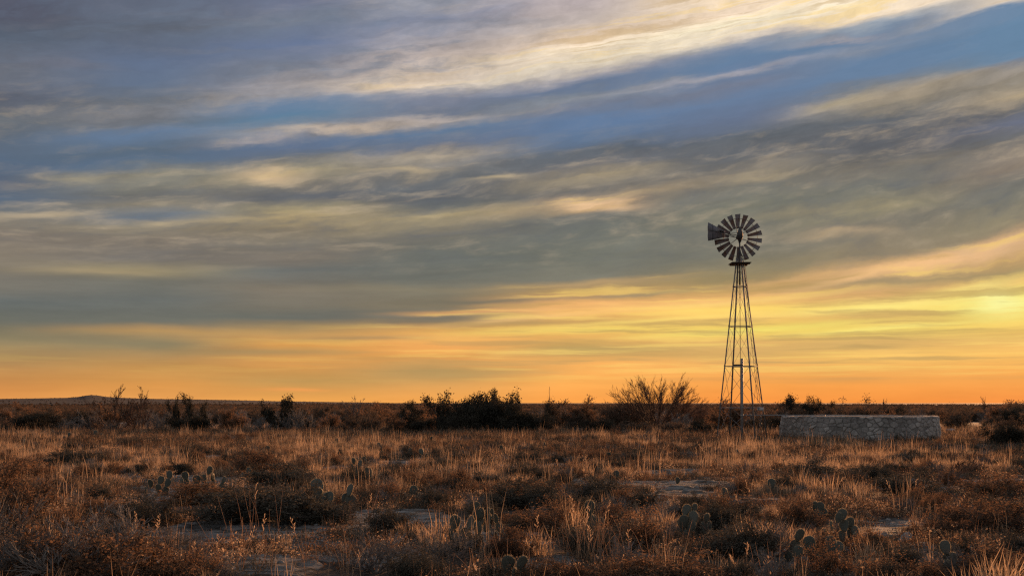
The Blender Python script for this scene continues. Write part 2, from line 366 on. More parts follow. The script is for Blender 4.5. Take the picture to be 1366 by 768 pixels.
M_straw = plant_mat('dry_straw', (0.14, 0.09, 0.062), (0.80, 0.57, 0.38), 0.62)
M_stalk = plant_mat('pale_stalk', (0.46, 0.31, 0.20), (0.74, 0.54, 0.37), 0.55)
M_rust = plant_mat('rusty_leaf', (0.085, 0.055, 0.040), (0.32, 0.185, 0.108), 0.52)
M_olive = plant_mat('olive_leaf', (0.062, 0.058, 0.045), (0.135, 0.115, 0.088), 0.25)
M_brush = plant_mat('brush_leaf', (0.085, 0.064, 0.048), (0.19, 0.130, 0.090), 0.35)
M_tree = plant_mat('reddish_twig', (0.12, 0.068, 0.048), (0.20, 0.115, 0.078), 0.0)
M_dark = plant_mat('evergreen_leaf', (0.030, 0.029, 0.022), (0.070, 0.058, 0.040), 0.22)
M_grey = plant_mat('grey_twig', (0.12, 0.105, 0.098), (0.30, 0.26, 0.235), 0.0)
M_bark = plant_mat('dark_bark', (0.045, 0.036, 0.030), (0.10, 0.078, 0.062), 0.0)
M_pad = plant_mat('cactus_pad', (0.072, 0.076, 0.060), (0.125, 0.122, 0.098), 0.05, 0.6)
M_spine = plant_mat('cactus_spine', (0.42, 0.34, 0.22), (0.6, 0.5, 0.36), 0.5)
M_yucca = plant_mat('yucca_leaf', (0.045, 0.05, 0.035), (0.11, 0.11, 0.07), 0.15)

def ground_mat():
    m, t, o = material('ground')
    L = t.links.new
    geo = N(t, 'ShaderNodeNewGeometry'); bareA = N(t, 'ShaderNodeAttribute', attribute_name='tint')
    def noise(sc, det=5, ro=.6, vec=None):
        n = N(t, 'ShaderNodeTexNoise'); L(vec or geo.outputs['Position'], n.inputs['Vector']); n.inputs['Scale'].default_value = sc; n.inputs['Detail'].default_value = det; n.inputs['Roughness'].default_value = ro
        return n.outputs[0]
    def ramp(f, st):
        r = N(t, 'ShaderNodeValToRGB'); L(f, r.inputs[0])
        r.color_ramp.elements[0].position, r.color_ramp.elements[0].color = st[0][0], (*st[0][1], 1)
        r.color_ramp.elements[1].position, r.color_ramp.elements[1].color = st[-1][0], (*st[-1][1], 1)
        for p, c in st[1:-1]:
            e = r.color_ramp.elements.new(p); e.color = (*c, 1)
        return r.outputs[0]
    def mix(f, a, b, mode='MIX'):
        n = N(t, 'ShaderNodeMix', data_type='RGBA', blend_type=mode)
        if isinstance(f, float): n.inputs[0].default_value = f
        else: L(f, n.inputs[0])
        L(a, n.inputs[6]); L(b, n.inputs[7]); return n.outputs[2]
    mp = N(t, 'ShaderNodeMapping'); L(geo.outputs['Position'], mp.inputs[0]); mp.inputs['Scale'].default_value = (.6, 1.9, 1)
    soil = ramp(noise(9, 8, .7), [(.3, (.055, .042, .034)), (.6, (.11, .085, .068)), (.75, (.17, .14, .115))])
    stone = ramp(noise(4, 9, .68, mp.outputs[0]), [(.30, (.10, .093, .085)), (.5, (.24, .225, .21)), (.72, (.36, .345, .33))])
    vo = N(t, 'ShaderNodeTexVoronoi', feature='DISTANCE_TO_EDGE'); L(mp.outputs[0], vo.inputs['Vector']); vo.inputs['Scale'].default_value = 1.7
    crack = ramp(vo.outputs['Distance'], [(0.0, (.25, .22, .2)), (.09, (1, 1, 1))])
    stone = mix(1.0, stone, crack, 'MULTIPLY')
    ma = N(t, 'ShaderNodeMath', operation='ADD'); L(bareA.outputs['Fac'], ma.inputs[0])
    ns = N(t, 'ShaderNodeMath', operation='MULTIPLY_ADD'); L(noise(3.5, 6, .7), ns.inputs[0]); ns.inputs[1].default_value = 1.3; ns.inputs[2].default_value = -.65
    L(ns.outputs[0], ma.inputs[1])
    mask = ramp(ma.outputs[0], [(.38, (0, 0, 0)), (.52, (1, 1, 1))])
    near = mix(mask, soil, stone)
    # the far plain: brown scrub with pale bare streaks
    mp2 = N(t, 'ShaderNodeMapping'); L(geo.outputs['Position'], mp2.inputs[0]); mp2.inputs['Scale'].default_value = (.006, .012, .01)
    far = ramp(noise(1.0, 8, .7, mp2.outputs[0]), [(.36, (.044, .038, .037)), (.62, (.066, .056, .052)), (.72, (.12, .10, .09))])
    ln = N(t, 'ShaderNodeVectorMath', operation='LENGTH'); L(geo.outputs['Position'], ln.inputs[0])
    fr = N(t, 'ShaderNodeMapRange'); L(ln.outputs['Value'], fr.inputs[0]); fr.inputs[1].default_value = 130; fr.inputs[2].default_value = 350
    colr = mix(fr.outputs[0], near, far)
    b = N(t, 'ShaderNodeBsdfPrincipled'); b.inputs['Roughness'].default_value = .9; b.inputs['Specular IOR Level'].default_value = .2
    L(colr, b.inputs['Base Color'])
    bm = N(t, 'ShaderNodeBump'); bm.inputs['Strength'].default_value = .9; bm.inputs['Distance'].default_value = .09
    L(noise(7, 8, .7), bm.inputs['Height']); L(bm.outputs[0], b.inputs['Normal'])
    L(b.outputs[0], o.inputs[0])
    return m
def stone_mat(name, ca, cb, attr=True, scale=9.0):
    m, t, o = material(name); L = t.links.new
    tcn = N(t, 'ShaderNodeTexCoord')
    n = N(t, 'ShaderNodeTexNoise'); L(tcn.outputs['Object'], n.inputs['Vector']); n.inputs['Scale'].default_value = scale; n.inputs['Detail'].default_value = 8; n.inputs['Roughness'].default_value = .7
    a = N(t, 'ShaderNodeAttribute', attribute_name='tint')
    s = N(t, 'ShaderNodeMath', operation='MULTIPLY_ADD'); L(a.outputs['Fac'], s.inputs[0]); s.inputs[1].default_value = .95; 
    s2 = N(t, 'ShaderNodeMath', operation='MULTIPLY_ADD'); L(n.outputs[0], s2.inputs[0]); s2.inputs[1].default_value = .9; s2.inputs[2].default_value = -.3
    L(s2.outputs[0], s.inputs[2])
    mx = N(t, 'ShaderNodeMix', data_type='RGBA'); L(s.outputs[0], mx.inputs[0]); mx.inputs[6].default_value = (*ca, 1); mx.inputs[7].default_value = (*cb, 1)
    b = N(t, 'ShaderNodeBsdfPrincipled'); b.inputs['Roughness'].default_value = .9; b.inputs['Specular IOR Level'].default_value = .2
    L(mx.outputs[2], b.inputs['Base Color'])
    bm = N(t, 'ShaderNodeBump'); bm.inputs['Strength'].default_value = .7; bm.inputs['Distance'].default_value = .03; L(n.outputs[0], bm.inputs['Height']); L(bm.outputs[0], b.inputs['Normal'])
    L(b.outputs[0], o.inputs[0]); return m
def metal_mat(name, c, rust, amount=.5, metallic=.6, rough=.5, scale=6.0):
    m, t, o = material(name); L = t.links.new
    tcn = N(t, 'ShaderNodeTexCoord')
    n = N(t, 'ShaderNodeTexNoise'); L(tcn.outputs['Object'], n.inputs['Vector']); n.inputs['Scale'].default_value = scale; n.inputs['Detail'].default_value = 8; n.inputs['Roughness'].default_value = .65
    r = N(t, 'ShaderNodeValToRGB'); L(n.outputs[0], r.inputs[0])
    r.color_ramp.elements[0].position = .62 - amount * .3; r.color_ramp.elements[0].color = (*c, 1)
    r.color_ramp.elements[1].position = .74 - amount * .3; r.color_ramp.elements[1].color = (*rust, 1)
    b = N(t, 'ShaderNodeBsdfPrincipled'); L(r.outputs[0], b.inputs['Base Color'])
    b.inputs['Metallic'].default_value = metallic; b.inputs['Roughness'].default_value = rough
    L(b.outputs[0], o.inputs[0]); return m
M_ground = ground_mat()
M_wall = stone_mat('rubble_stone', (.055, .047, .042), (.58, .52, .475))
M_rock = stone_mat('limestone', (.13, .12, .11), (.46, .44, .42), scale=5)
M_galv = metal_mat('galvanised_steel', (.23, .22, .22), (.14, .10, .08), .35, .2, .75)
M_blade = metal_mat('weathered_blade', (.20, .185, .19), (.15, .085, .06), .55, .1, .65, 3.0)
M_vane = metal_mat('weathered_vane', (.19, .18, .20), (.15, .12, .12), .45, .1, .6, 2.2)
M_gear = metal_mat('gear_case', (.08, .075, .075), (.10, .06, .045), .4, .3, .6)
M_pipe = metal_mat('pale_pipe', (.27, .26, .26), (.22, .15, .12), .3, .3, .5)
M_plank = plant_mat('old_plank', (.06, .045, .035), (.12, .09, .07), 0.0)
M_box = metal_mat('painted_plate', (.55, .55, .56), (.4, .38, .36), .1, .1, .5)
def water_mat():
    m, t, o = material('tank_water'); b = N(t, 'ShaderNodeBsdfPrincipled')
    b.inputs['Base Color'].default_value = (.02, .03, .03, 1); b.inputs['Roughness'].default_value = .05; t.links.new(b.outputs[0], o.inputs[0]); return m
M_water = water_mat()

# ------------------------------------------------------------------ the ground, one sheet to the horizon
fa = np.radians(np.concatenate([np.linspace(-180, -40, 70, endpoint=False), np.linspace(-40, 40, 900, endpoint=False), np.linspace(40, 180, 70, endpoint=False)]))
ra = np.concatenate([[0.5, 2, 4], 6 * (70 / 6.) ** np.linspace(0, 1, 520), 70 * (9000 / 70.) ** np.linspace(0, 1, 180)[1:]])
A, Rr = np.meshgrid(fa, ra)
GX = Rr * np.sin(A); GY = Rr * np.cos(A); GZ = height(GX, GY)
bt = bare(GX, GY)
na, nr = len(fa), len(ra)
idx = np.arange(na * nr).reshape(nr, na); nx = np.roll(idx, -1, axis=1)
quads = np.stack([idx[:-1], idx[1:], nx[1:], nx[:-1]], -1).reshape(-1, 4)
g = MB(); g.add(np.stack([GX, GY, GZ], -1), quads, None, bt.ravel())
c0 = np.array([[0, 0, 0.0]]); g.add(c0, None, None, 0.0)
g.t.append(np.array([(na * nr, i, (i + 1) % na) for i in range(na)]))
ground = g.build('ground', M_ground, smooth=True)
tag(ground, 'stony desert ground with bare grey limestone patches running to a low hill', None, None, 'structure')

# ------------------------------------------------------------------ plant generators
def grow(mb, rng, p, d, L, r, depth, P, tips, tint=0.5, tw=None):
    """one branch as a bent tapering tube with side shoots"""
    n = P['seg'][min(depth, len(P['seg']) - 1)]
    step = L / n; pts = [p.copy()]; rad = [r]
    dirs = []
    for i in range(n):
        d = d + rng.normal(0, P['wob'], 3); d[2] += P['lift'][min(depth, len(P['lift']) - 1)]
        d /= np.linalg.norm(d)
        p = p + d * step
        if p[2] < 0.02: p[2] = 0.02; d[2] = abs(d[2])
        pts.append(p.copy()); rad.append(max(r * (1 - (i + 1) / n * (1 - P['taper'])), P['rmin'])); dirs.append(d.copy())
    (mb if depth == 0 or tw is None else tw).path(pts, rad, P['sides'][min(depth, len(P['sides']) - 1)], tint)
    if depth >= P['depth']:
        tips.append((np.array(pts[-1]), d.copy())); tips.append((np.array(pts[max(1, n // 2)]), d.copy()))
        return
    k = rng.integers(*P['kids'][min(depth, len(P['kids']) - 1)])
    for j in range(k):
        f = rng.uniform(P['from'][min(depth, len(P['from']) - 1)], 1.0); i = min(int(f * n), n - 1)
        base = pts[i] + (pts[i + 1] - pts[i]) * (f * n - i)
        a = rng.normal(0, 1, 3); dd = dirs[i] + a / np.linalg.norm(a) * P['spread']
        dd /= np.linalg.norm(dd)
        grow(mb, rng, base, dd, L * rng.uniform(*P['len']), max(rad[i] * P['thin'], P['rmin']), depth + 1, P, tips, tint, tw)
def leaves(mb, rng, tips, per, size, jit, flat=0.0):
    c = np.repeat(np.array([t[0] for t in tips]), per, axis=0)
    n = len(c); c = c + rng.normal(0, jit, (n, 3)); c[:, 2] = np.maximum(c[:, 2], .02)
    a = rng.normal(0, 1, (n, 3)); a /= np.linalg.norm(a, axis=1)[:, None]
    b = rng.normal(0, 1, (n, 3)); b -= a * (a * b).sum(1)[:, None]; b /= np.linalg.norm(b, axis=1)[:, None]
    s = (size * rng.uniform(.6, 1.3, n))[:, None]
    v = np.stack([c - a * s, c - b * s * .45 , c + a * s, c + b * s * .45], 1)
    mb.add(v.reshape(-1, 3), np.arange(4 * n).reshape(-1, 4), None, np.repeat(rng.uniform(0, 1, n), 4))

PROTO = bpy.data.collections.new('plant_kinds')      # never linked: sources for the masses only
def shrub(name, seed, hgt, wid, stems, P, bark, leaf=None, per=0, lsize=.02, jit=.03, trunk='stems'):
    """an Empty with its stems, twigs and foliage, at the origin, unlinked"""
    rng = np.random.default_rng(seed)
    mb = MB(); tw = MB(); tips = []
    for i in range(stems):
        a = 2 * pi * (i + rng.uniform(-.4, .4)) / stems; el = rng.uniform(P['el'][0], P['el'][1])
        if P.get('dome'): a = i * 2.39996; el = math.asin(.06 + .92 * (i + .5) / stems)
        d = np.array([cos(a) * cos(el), sin(a) * cos(el), sin(el)])
        L = 1.0 / math.sqrt((cos(el) / (wid * .5)) ** 2 + (sin(el) / hgt) ** 2) * rng.uniform(*P.get('lr', (.7, 1.0))) * P.get('reach', .62)
        grow(mb, rng, np.array([cos(a), sin(a), 0]) * rng.uniform(0, P['r0'] * 3) + [0, 0, -.03], d, L, P['r0'] * rng.uniform(.6, 1.1), 0, P, tips, rng.uniform(.2, .8), tw)
    top = bpy.data.objects.new(name, None); top.empty_display_size = .2
    me = [(trunk, mb.mesh(trunk, bark)), ('twigs', tw.mesh('twigs', bark))]
    if leaf:
        ml = MB(); leaves(ml, rng, tips, per, lsize, jit); me.append(('foliage', ml.mesh('foliage', leaf)))
    KIDS[top.name] = []
    for nm, m_ in me:
        c = bpy.data.objects.new(nm, m_); c.parent = top; KIDS[top.name].append(c)
    return top
def merged(top):
    """branches + foliage of a kind as one mesh, for the far-off masses"""
    ms = [c.data for c in KIDS.get(top.name, ())]
    me = bpy.data.meshes.new('mass'); mats = []
    V = []; F = []; MI = []; TT = []; off = 0
    for k, s in enumerate(ms):
        v = np.empty(len(s.vertices) * 3, np.float32); s.vertices.foreach_get('co', v)
        V += v.reshape(-1, 3).tolist(); F += [[i + off for i in p.vertices] for p in s.polygons]; MI += [k] * len(s.polygons)
        tt = np.empty(len(s.vertices), np.float32); s.attributes['tint'].data.foreach_get('value', tt); TT.append(tt); off += len(s.vertices)
    me.from_pydata(V, [], F)
    for s in ms: me.materials.append(s.materials[0])
    me.polygons.foreach_set('material_index', MI)
    at = me.attributes.new('tint', 'FLOAT', 'POINT'); at.data.foreach_set('value', np.concatenate(TT))
    o = bpy.data.objects.new('kind', me); return o

P_low = dict(seg=[4, 3, 2], wob=.20, lift=[.03, .06, .03], taper=.45, rmin=.0016, sides=[4, 3, 3], depth=2, kids=[(6, 9), (4, 7)], **{'from': [.15, .1]},
             spread=.85, len=(.32, .62), thin=.6, el=(.35, 1.45), r0=.007, reach=.66)
P_twig = dict(P_low); P_twig.update(depth=3, kids=[(5, 7), (4, 6), (3, 5)], spread=.6, rmin=.0014, wob=.13, el=(.5, 1.5), len=(.4, .65), reach=.6)
P_big = dict(P_low); P_big.update(depth=3, kids=[(5, 8), (4, 6), (3, 5)], spread=.8, rmin=.004, r0=.045, wob=.16, el=(.1, 1.5), len=(.35, .6), reach=.62, lift=[.04, .04, .02])
P_brush = dict(P_low); P_brush.update(depth=3, kids=[(4, 6), (4, 6), (3, 4)], spread=.65, rmin=.004, r0=.022, wob=.15, el=(.3, 1.5), len=(.4, .65), reach=.6)
P_bare = dict(P_low); P_bare.update(depth=4, seg=[7, 5, 4, 3, 2], kids=[(9, 12), (6, 8), (3, 5), (2, 4)], spread=.42, rmin=.0034, r0=.042, wob=.07, el=(.12, 1.52), lr=(.86, 1.0),
              len=(.28, .50), reach=.70, lift=[.05, .05, .05, .04], taper=.35, thin=.55)
P_bare['from'] = [.40, .25, .2, .1]
P_tree = dict(P_bare); P_tree.update(dome=True, depth=3, kids=[(7, 10), (6, 8), (3, 5)], len=(.30, .50), lift=[.02, .03, .03, .03], lr=(.90, 1.0), spread=.40, reach=.74, rmin=.0045, r0=.038)
P_spiky = dict(P_big); P_spiky.update(spread=.5, el=(.6, 1.45), wob=.10, kids=[(5, 7), (4, 6), (2, 4)], len=(.3, .5))

LOW = [shrub('scrub_bush', 100 + i, .62, 1.0, 15, P_low, M_bark, M_rust, 5, .013, .022) for i in range(5)]
OLV = [shrub('scrub_bush', 120 + i, .60, 1.0, 16, P_low, M_bark, M_olive, 6, .013, .022) for i in range(4)]
TWG = [shrub('twiggy_bush', 140 + i, .55, .95, 12, P_twig, M_grey) for i in range(4)]
EVG = [shrub('evergreen_shrub', 160 + i, 2.0, 3.0, 12, P_big, M_bark, M_dark, 9, .033, .075) for i in range(5)]
SPK = [shrub('evergreen_shrub', 180 + i, 2.3, 1.6, 7, P_spiky, M_bark, M_dark, 7, .033, .06) for i in range(3)]
BRS = [shrub('brush_shrub', 200 + i, 1.35, 2.1, 12, P_brush, M_bark, M_brush, 4, .035, .06) for i in range(5)]
GBR = [shrub('bare_brush', 220 + i, 1.35, 2.1, 15, P_brush, M_grey) for i in range(4)]
RBR = [shrub('brush_shrub', 240 + i, 1.35, 2.1, 12, P_brush, M_bark, M_rust, 4, .035, .06) for i in range(3)]

def put(src, x, y, s, sz=None, rz=0.0, label='', cat='shrub', group=None, tilt=0.0, z=None):
    c = copy_tree(src)
    c.location = (x, y, (zat(x, y) if z is None else z)); c.scale = (s, s, sz if sz else s)
    c.rotation_euler = (tilt, 0, rz)
    tag(c, label, cat, group)
    return c
BOX = {}
def dims(o):
    if o.name not in BOX:
        vv = []
        for c in KIDS[o.name]:
            v = np.empty(len(c.data.vertices) * 3, np.float32); c.data.vertices.foreach_get('co', v); vv.append(v.reshape(-1, 3))
        v = np.vstack(vv)
        BOX[o.name] = (float(np.percentile(np.abs(v[:, :2]), 99)) * 2, float(v[:, 2].max()))
    return BOX[o.name]
rnd = random.Random(11)
def put_px(src, px, basey, wpx, topy, **k):
    """a shrub standing where the photo shows its foot, of the size it has there"""
    x, y = gxy(px, basey); w = wpx * y / FPX; h = (basey - topy) * y / FPX
    dw, dh = dims(src)
    return put(src, x, y, w / dw, h / dh, rnd.uniform(0, 6.28), **k)

OCC = []; PEARS = []          # discs kept free of scattered plants
def keep(px, py, rpx):
    x, y = gxy(px, py); OCC.append((x, y, rpx * y / FPX))

# labels told by the nearest thing one can find
MARKS = [(445,668,'the large shaded prickly pear'),(476,632,'the tall stacked prickly pear'),(622,708,'the two-pad prickly pear'),(925,697,'the eight-pad prickly pear'),
 (1090,733,'the squat big-padded prickly pear'),(1137,708,'the prickly pear with the tall pad chain'),(1207,715,'the jagged upright rock'),(1265,748,'the straw-crossed prickly pear'),
 (245,648,'the long prickly pear thicket'),(1145,592,'the stone tank'),(990,592,'the windmill foot'),(792,715,'the tallest pale stalk clump'),(380,675,'the broad dark olive bush'),
 (60,735,'the big corner bush'),(690,765,'the prickly pear on the lower edge'),(878,580,'the leafless spreading tree'),(655,585,'the tallest evergreen'),(280,742,'the loose row of pale stalks'),
 (1262,640,'the arching bare shrub'),(460,745,'the left-leaning pale stalks'),(786,692,'the prickly pear with one long pad'),(966,664,'the small raised-pad prickly pear'),(373,575,'the fork-topped evergreen'),(150,578,'the leafless twigs over the mound')]
USED = set()
MARKS += [(655,566,'the tallest evergreen'),(240,566,'the antler-armed evergreen'),(48,566,'the wide evergreen at far left'),(545,566,'the two-tufted evergreen'),(800,570,'the evergreen left of the leafless tree'),
 (1075,560,'the dense shrub above the tank'),(1203,560,'the round shrub above the tank'),(1357,566,'the evergreen at the right edge'),(474,566,'the thin grey leafless shrub'),(733,560,'the far radio mast'),(1312,560,'the small leafless bush on the horizon'),
 (1197,588,'the bigger yucca'),(1335,595,'the broad shrub right of the tank'),(460,597,'the small prickly pears in the lit grass')]
def pix(x, y): return 683 + FPX * x / y, HZ + EYE * FPX / y
def szw(s): return 'tiny ' if s < .6 else 'small ' if s < .8 else ''
def tell(kind, px, py):
    best = sorted((math.hypot((px - a) * .8, (py - b) * 1.6), a, b, n) for a, b, n in MARKS)
    for far_ in ('', 'well '):
        for d, a, b, n in best[:5]:
            if d < 3: continue
            dx, dy = px - a, (py - b) * 2.2
            if abs(dx) > 2.2 * abs(dy): rel = 'left of' if dx < 0 else 'right of'
            elif abs(dy) > 2.2 * abs(dx): rel = 'behind' if dy < 0 else 'in front of'
            else: rel = ('behind' if dy < 0 else 'in front') + (' and left of' if dx < 0 else ' and right of')
            t = '%s %s%s %s' % (kind, far_ if far_ else ('close ' if d < 45 else ''), rel, n)
            if len(t.split()) <= 16 and t not in USED: USED.add(t); return t
    return None

# ------------------------------------------------------------------ windmill
YW = 48.7; XW = (990 - 683) / FPX * YW
def wz(py, Yd=YW): return EYE + (HZ - py) * Yd / FPX
wm = empty('windmill', (XW, YW, zat(XW, YW)))
tag(wm, 'tall steel windmill with many rusty blades and a tail vane on a lattice tower', 'windmill')
z0 = wm.location.z
ZT = wz(352) - z0; ZB = -0.25
RB, RT = 38.5 * YW / FPX, 6.5 * YW / FPX
TH = radians(16.0)
def corner(k, z):
    f = (z - 0.0) / ZT; r = RB + (RT - RB) * f; a = TH + k * pi / 2
    off = -0.10 * f          # the tower leans a touch to the left
    return np.array([r * cos(a) + off, r * sin(a), z])
for k in range(4):
    m = MB(); o = corner(k, 0); m.angle_iron(corner(k, ZB), corner(k, ZT + .25), .052, .008, (o[0], o[1], 0))
    m.build('leg', M_galv, wm)
LV = [wz(y) - z0 for y in (543, 488, 435, 382)]
for z in LV:
    m = MB()
    for k in range(4): m.angle_iron(corner(k, z), corner(k + 1, z), .038, .006, (0, 0, 1))
    m.build('girt', M_galv, wm)
lv = [0.1] + LV + [ZT]
for i in range(len(lv) - 1):
    for k in range(4):
        m = MB(); a, b = lv[i], lv[i + 1]; r = .0075 if i < 2 else .005
        m.tube(corner(k, a), corner(k + 1, b), r, n=5); m.tube(corner(k + 1, a) * [1.012, 1.012, 1], corner(k, b) * [1.012, 1.012, 1], r, n=5)
        m.build('cross_brace', M_galv, wm)
# platform of planks
m = MB(); pw = 26 * YW / FPX
for i in range(6): m.box((-.10 + (i - 2.5) * pw / 6, 0, ZT + .02), pw / 6 - .012, pw, .035, a=(i * .37) % 1)
m.box((-.10, pw * .36, ZT - .025), pw * .9, .05, .05); m.box((-.10, -pw * .36, ZT - .025), pw * .9, .05, .05)
m.build('platform', M_plank, wm)
# ladder on the right-hand faces
m = MB(); m2 = MB()
def ladp(z, s): 
    c = (corner(3, z) + corner(4, z)) * .5; t = corner(4, z) - corner(3, z); t /= np.linalg.norm(t); return c + t * s * .13 + np.array([.03, -.06, 0])
for s in (-1, 1): m.tube(ladp(.35, s), ladp(ZT - .05, s), .009, n=5)
lad = m.build('ladder', M_galv, wm)
for i in range(22):
    z = .5 + i * (ZT - .6) / 22; m2.tube(ladp(z, -1), ladp(z, 1), .008, n=5)
m2.build('rung', M_galv, lad)
# pump rod and mast
zh = wz(315.5) - z0
m = MB(); m.tube((-.06, 0, .2), (-.105, 0, zh - .3), .013, n=6); m.build('pump_rod', M_galv, wm)
m = MB(); m.tube((-.10, 0, ZT - .9), (-.105, 0, zh - .12), .036, .03, n=10)
for k in range(4): m.tube(corner(k, ZT + .2), (-.105, 0, ZT + .62), .014, n=5)
m.build('mast', M_gear, wm)
# plate hung in the tower, wooden cross beam
bx = (1012 - 990) * YW / FPX
m = MB(); m.box((bx, -.35, wz(545.3) - z0), .26, .07, .12); m.box((bx, -.35, wz(545.3) - z0 + .068), .28, .09, .014); m.tube((bx, -.35, wz(543) - z0), (bx, -.02, wz(542.5) - z0), .01)
m.build('hanging_box', M_box, wm)
m = MB(); m.box((-.25, -.25, LV[1] + .03), .42, .09, .07); m.build('cross_beam', M_plank, wm)

# head: wheel seen from behind, gear case and furled vane towards the viewer
hub = np.array([(986.6 - 990) * YW / FPX, 0.30, zh])
wh = empty('wheel', tuple(hub)); wh.parent = wm
wh.rotation_euler = (0, 0, radians(-7))
RW, RI = 31.6 * YW / FPX, 12.3 * YW / FPX
for k in range(18):
    a = pi / 2 + (k + .06) * 2 * pi / 18; m = MB()
    er = np.array([cos(a), 0, sin(a)]); et = np.array([-sin(a), 0, cos(a)]); ey = np.array([0, 1., 0])
    nr_, nt_ = 7, 6; front = []; rg = np.random.default_rng(k)
    pit = radians(27) + rg.normal(0, .04)
    for i in range(nr_):
        f = i / (nr_ - 1); r = RI + (RW - RI) * f; w = (.125 + (.25 - .125) * f)
        for j in range(nt_):
            s = j / (nt_ - 1) - .5; camb = .035 * (1 - 4 * s * s) * (w / .25)
            front.append(er * r + et * (s * w * cos(pit)) + ey * (s * w * sin(pit) + camb + rg.normal(0, .002)))
    front = np.array(front); nn = ey * .004
    ii = np.arange(nr_ * nt_).reshape(nr_, nt_)
    q = np.stack([ii[:-1, :-1], ii[1:, :-1], ii[1:, 1:], ii[:-1, 1:]], -1).reshape(-1, 4)
    n0 = nr_ * nt_; loop = list(ii[0]) + list(ii[1:, -1]) + list(ii[-1, :-1][::-1]) + list(ii[1:-1, 0][::-1])
    edge = [(loop[x], loop[(x + 1) % len(loop)], loop[(x + 1) % len(loop)] + n0, loop[x] + n0) for x in range(len(loop))]
    m.add(np.vstack([front, front + nn]), np.vstack([q, q[:, ::-1] + n0, edge]))
    m.build('blade', M_blade, wh, smooth=True)
m = MB()
for rr_, yy in ((RI + .06, .0), (RI + (RW - RI) * .68, -.02)):
    pp = [np.array([rr_ * cos(t), yy, rr_ * sin(t)]) for t in np.linspace(0, 2 * pi, 55)]
    for i in range(54): m.tube(pp[i], pp[i + 1], .010, n=5, caps=False)
m.build('rim', M_blade, wh)
m = MB()
for k in range(6):
    a = pi / 2 + k * pi / 3 + .17
    m.tube((.05 * cos(a), -.03, .05 * sin(a)), (RW * .8 * cos(a), -.02, RW * .8 * sin(a)), .009, n=5)
    m.tube((.05 * cos(a), .22, .05 * sin(a)), ((RI + .06) * cos(a), .01, (RI + .06) * sin(a)), .007, n=5)
m.build('spoke', M_gear, wh)
m = MB(); m.tube((0, -.12, 0), (0, .26, 0), .055, .045, n=14); m.tube((0, -.05, 0), (0, .0, 0), .10, n=14); m.build('hub', M_gear, wh)
# gear case with its rounded hood
m = MB(); prof = [(-.20, .05), (-.12, .085), (-.04, .125), (.06, .14), (.14, .125), (.22, .10), (.30, .075), (.37, .045), (.40, .008)]
nn_ = 16; vs = []
for (zz, r_) in prof:
    for j in range(nn_):
        t = 2 * pi * j / nn_; vs.append((r_ * cos(t) * .95, r_ * sin(t) * 1.45, zz + .05 * sin(t) * (-1)))
qs = [(i * nn_ + j, i * nn_ + (j + 1) % nn_, (i + 1) * nn_ + (j + 1) % nn_, (i + 1) * nn_ + j) for i in range(len(prof) - 1) for j in range(nn_)]
m.add(vs, qs, [(0, j + 1, j) for j in range(1, nn_ - 1)])
gc = m.build('gear_case', M_gear, wm, smooth=True); gc.location = (hub[0] + .01, -.02, zh - .02)
# tail
vd = np.array([-1.0, -.82, 0]); vd /= np.linalg.norm(vd)
tp = np.array([hub[0], -.10, zh])
def tl(s, z): return tp + vd * s + np.array([0, 0, z])
s_end = 1.60 / abs(vd[0]); s_in = .84 / abs(vd[0])
m = MB(); m.tube(tl(.05, .02), tl(s_end - .1, .06), .017, n=6); m.tube(tl(.05, -.10), tl(s_in + .25, -.02), .014, n=6); m.tube(tl(.1, .12), tl(s_in + .1, .07), .009, n=5)
m.build('tail_boom', M_gear, wm)
side = np.cross(vd, [0, 0, 1.]); m = MB()
out_ = [(s_in - .12, -.13), (s_in - .12, .14), (s_in + .4, .245), (s_end - .02, .385), (s_end + .015, .2), (s_end, 0), (s_end + .015, -.2), (s_end - .02, -.385), (s_in + .4, -.25)]
fr_ = [tl(s, z) + side * .003 for s, z in out_]; bk_ = [tl(s, z) - side * .003 for s, z in out_]; n_ = len(out_)
m.add(fr_ + bk_, [(i, n_ + i, n_ + (i + 1) % n_, (i + 1) % n_) for i in range(n_)], [(0, i, i + 1) for i in range(1, n_ - 1)] + [(n_, n_ + i + 1, n_ + i) for i in range(1, n_ - 1)])
vane = m.build('tail_vane', M_vane, wm)
m = MB(); m.tube(tl(s_in + .02, -.22) - side * .02, tl(s_in + .02, .26) - side * .02, .012, n=5); m.tube(tl(s_end * .86, -.35) - side * .02, tl(s_end * .86, .36) - side * .02, .008, n=5)
m.box(tl(s_in + .16, .10) - side * .05, .20, .05, .06, Euler((0, 0, math.atan2(vd[1], vd[0]))).to_matrix()); m.build('stiffener', M_gear, vane)
OCC.append((XW, YW, 1.0))

# well pipe at the tower's middle and the pipe to the tank
xs = (989.8 - 683) / FPX * (YW - .15)
m = MB(); m.tube((0, 0, -.1), (0, 0, wz(478) - z0), .052, n=14)
sp = m.build('well_pipe', M_pipe); sp.location = (xs, YW - .15, z0)
tag(sp, 'thick upright steel well pipe standing in the middle of the windmill tower', 'pipe')
m = MB(); m.tube((0, 0, .05), (0, 0, .12), .075, n=14); m.tube((0, 0, 1.11), (0, 0, 1.20), .068, n=14); m.build('collar', M_pipe, sp)
XT, YT, RTK, HT = 15.32, 50.3, 3.34, 1.14
zt0 = zat(XT, YT)
m = MB(); zp = 1.175
m.tube((xs + .05, YW - .15, zp), (13.35, YW - .15, zp - .005), .022, n=8)
m.tube((13.35, YW - .15, zp - .005), (13.42, YW - .15, zp - .09), .022, n=8)
m.tube((xs + .35, YW - .15, zp - .04), (xs + .35, YW - .15, zp + .04), .036, n=8)
wp = m.build('water_pipe', M_pipe); tag(wp, 'thin horizontal pipe running from the windmill to the stone tank', 'pipe')

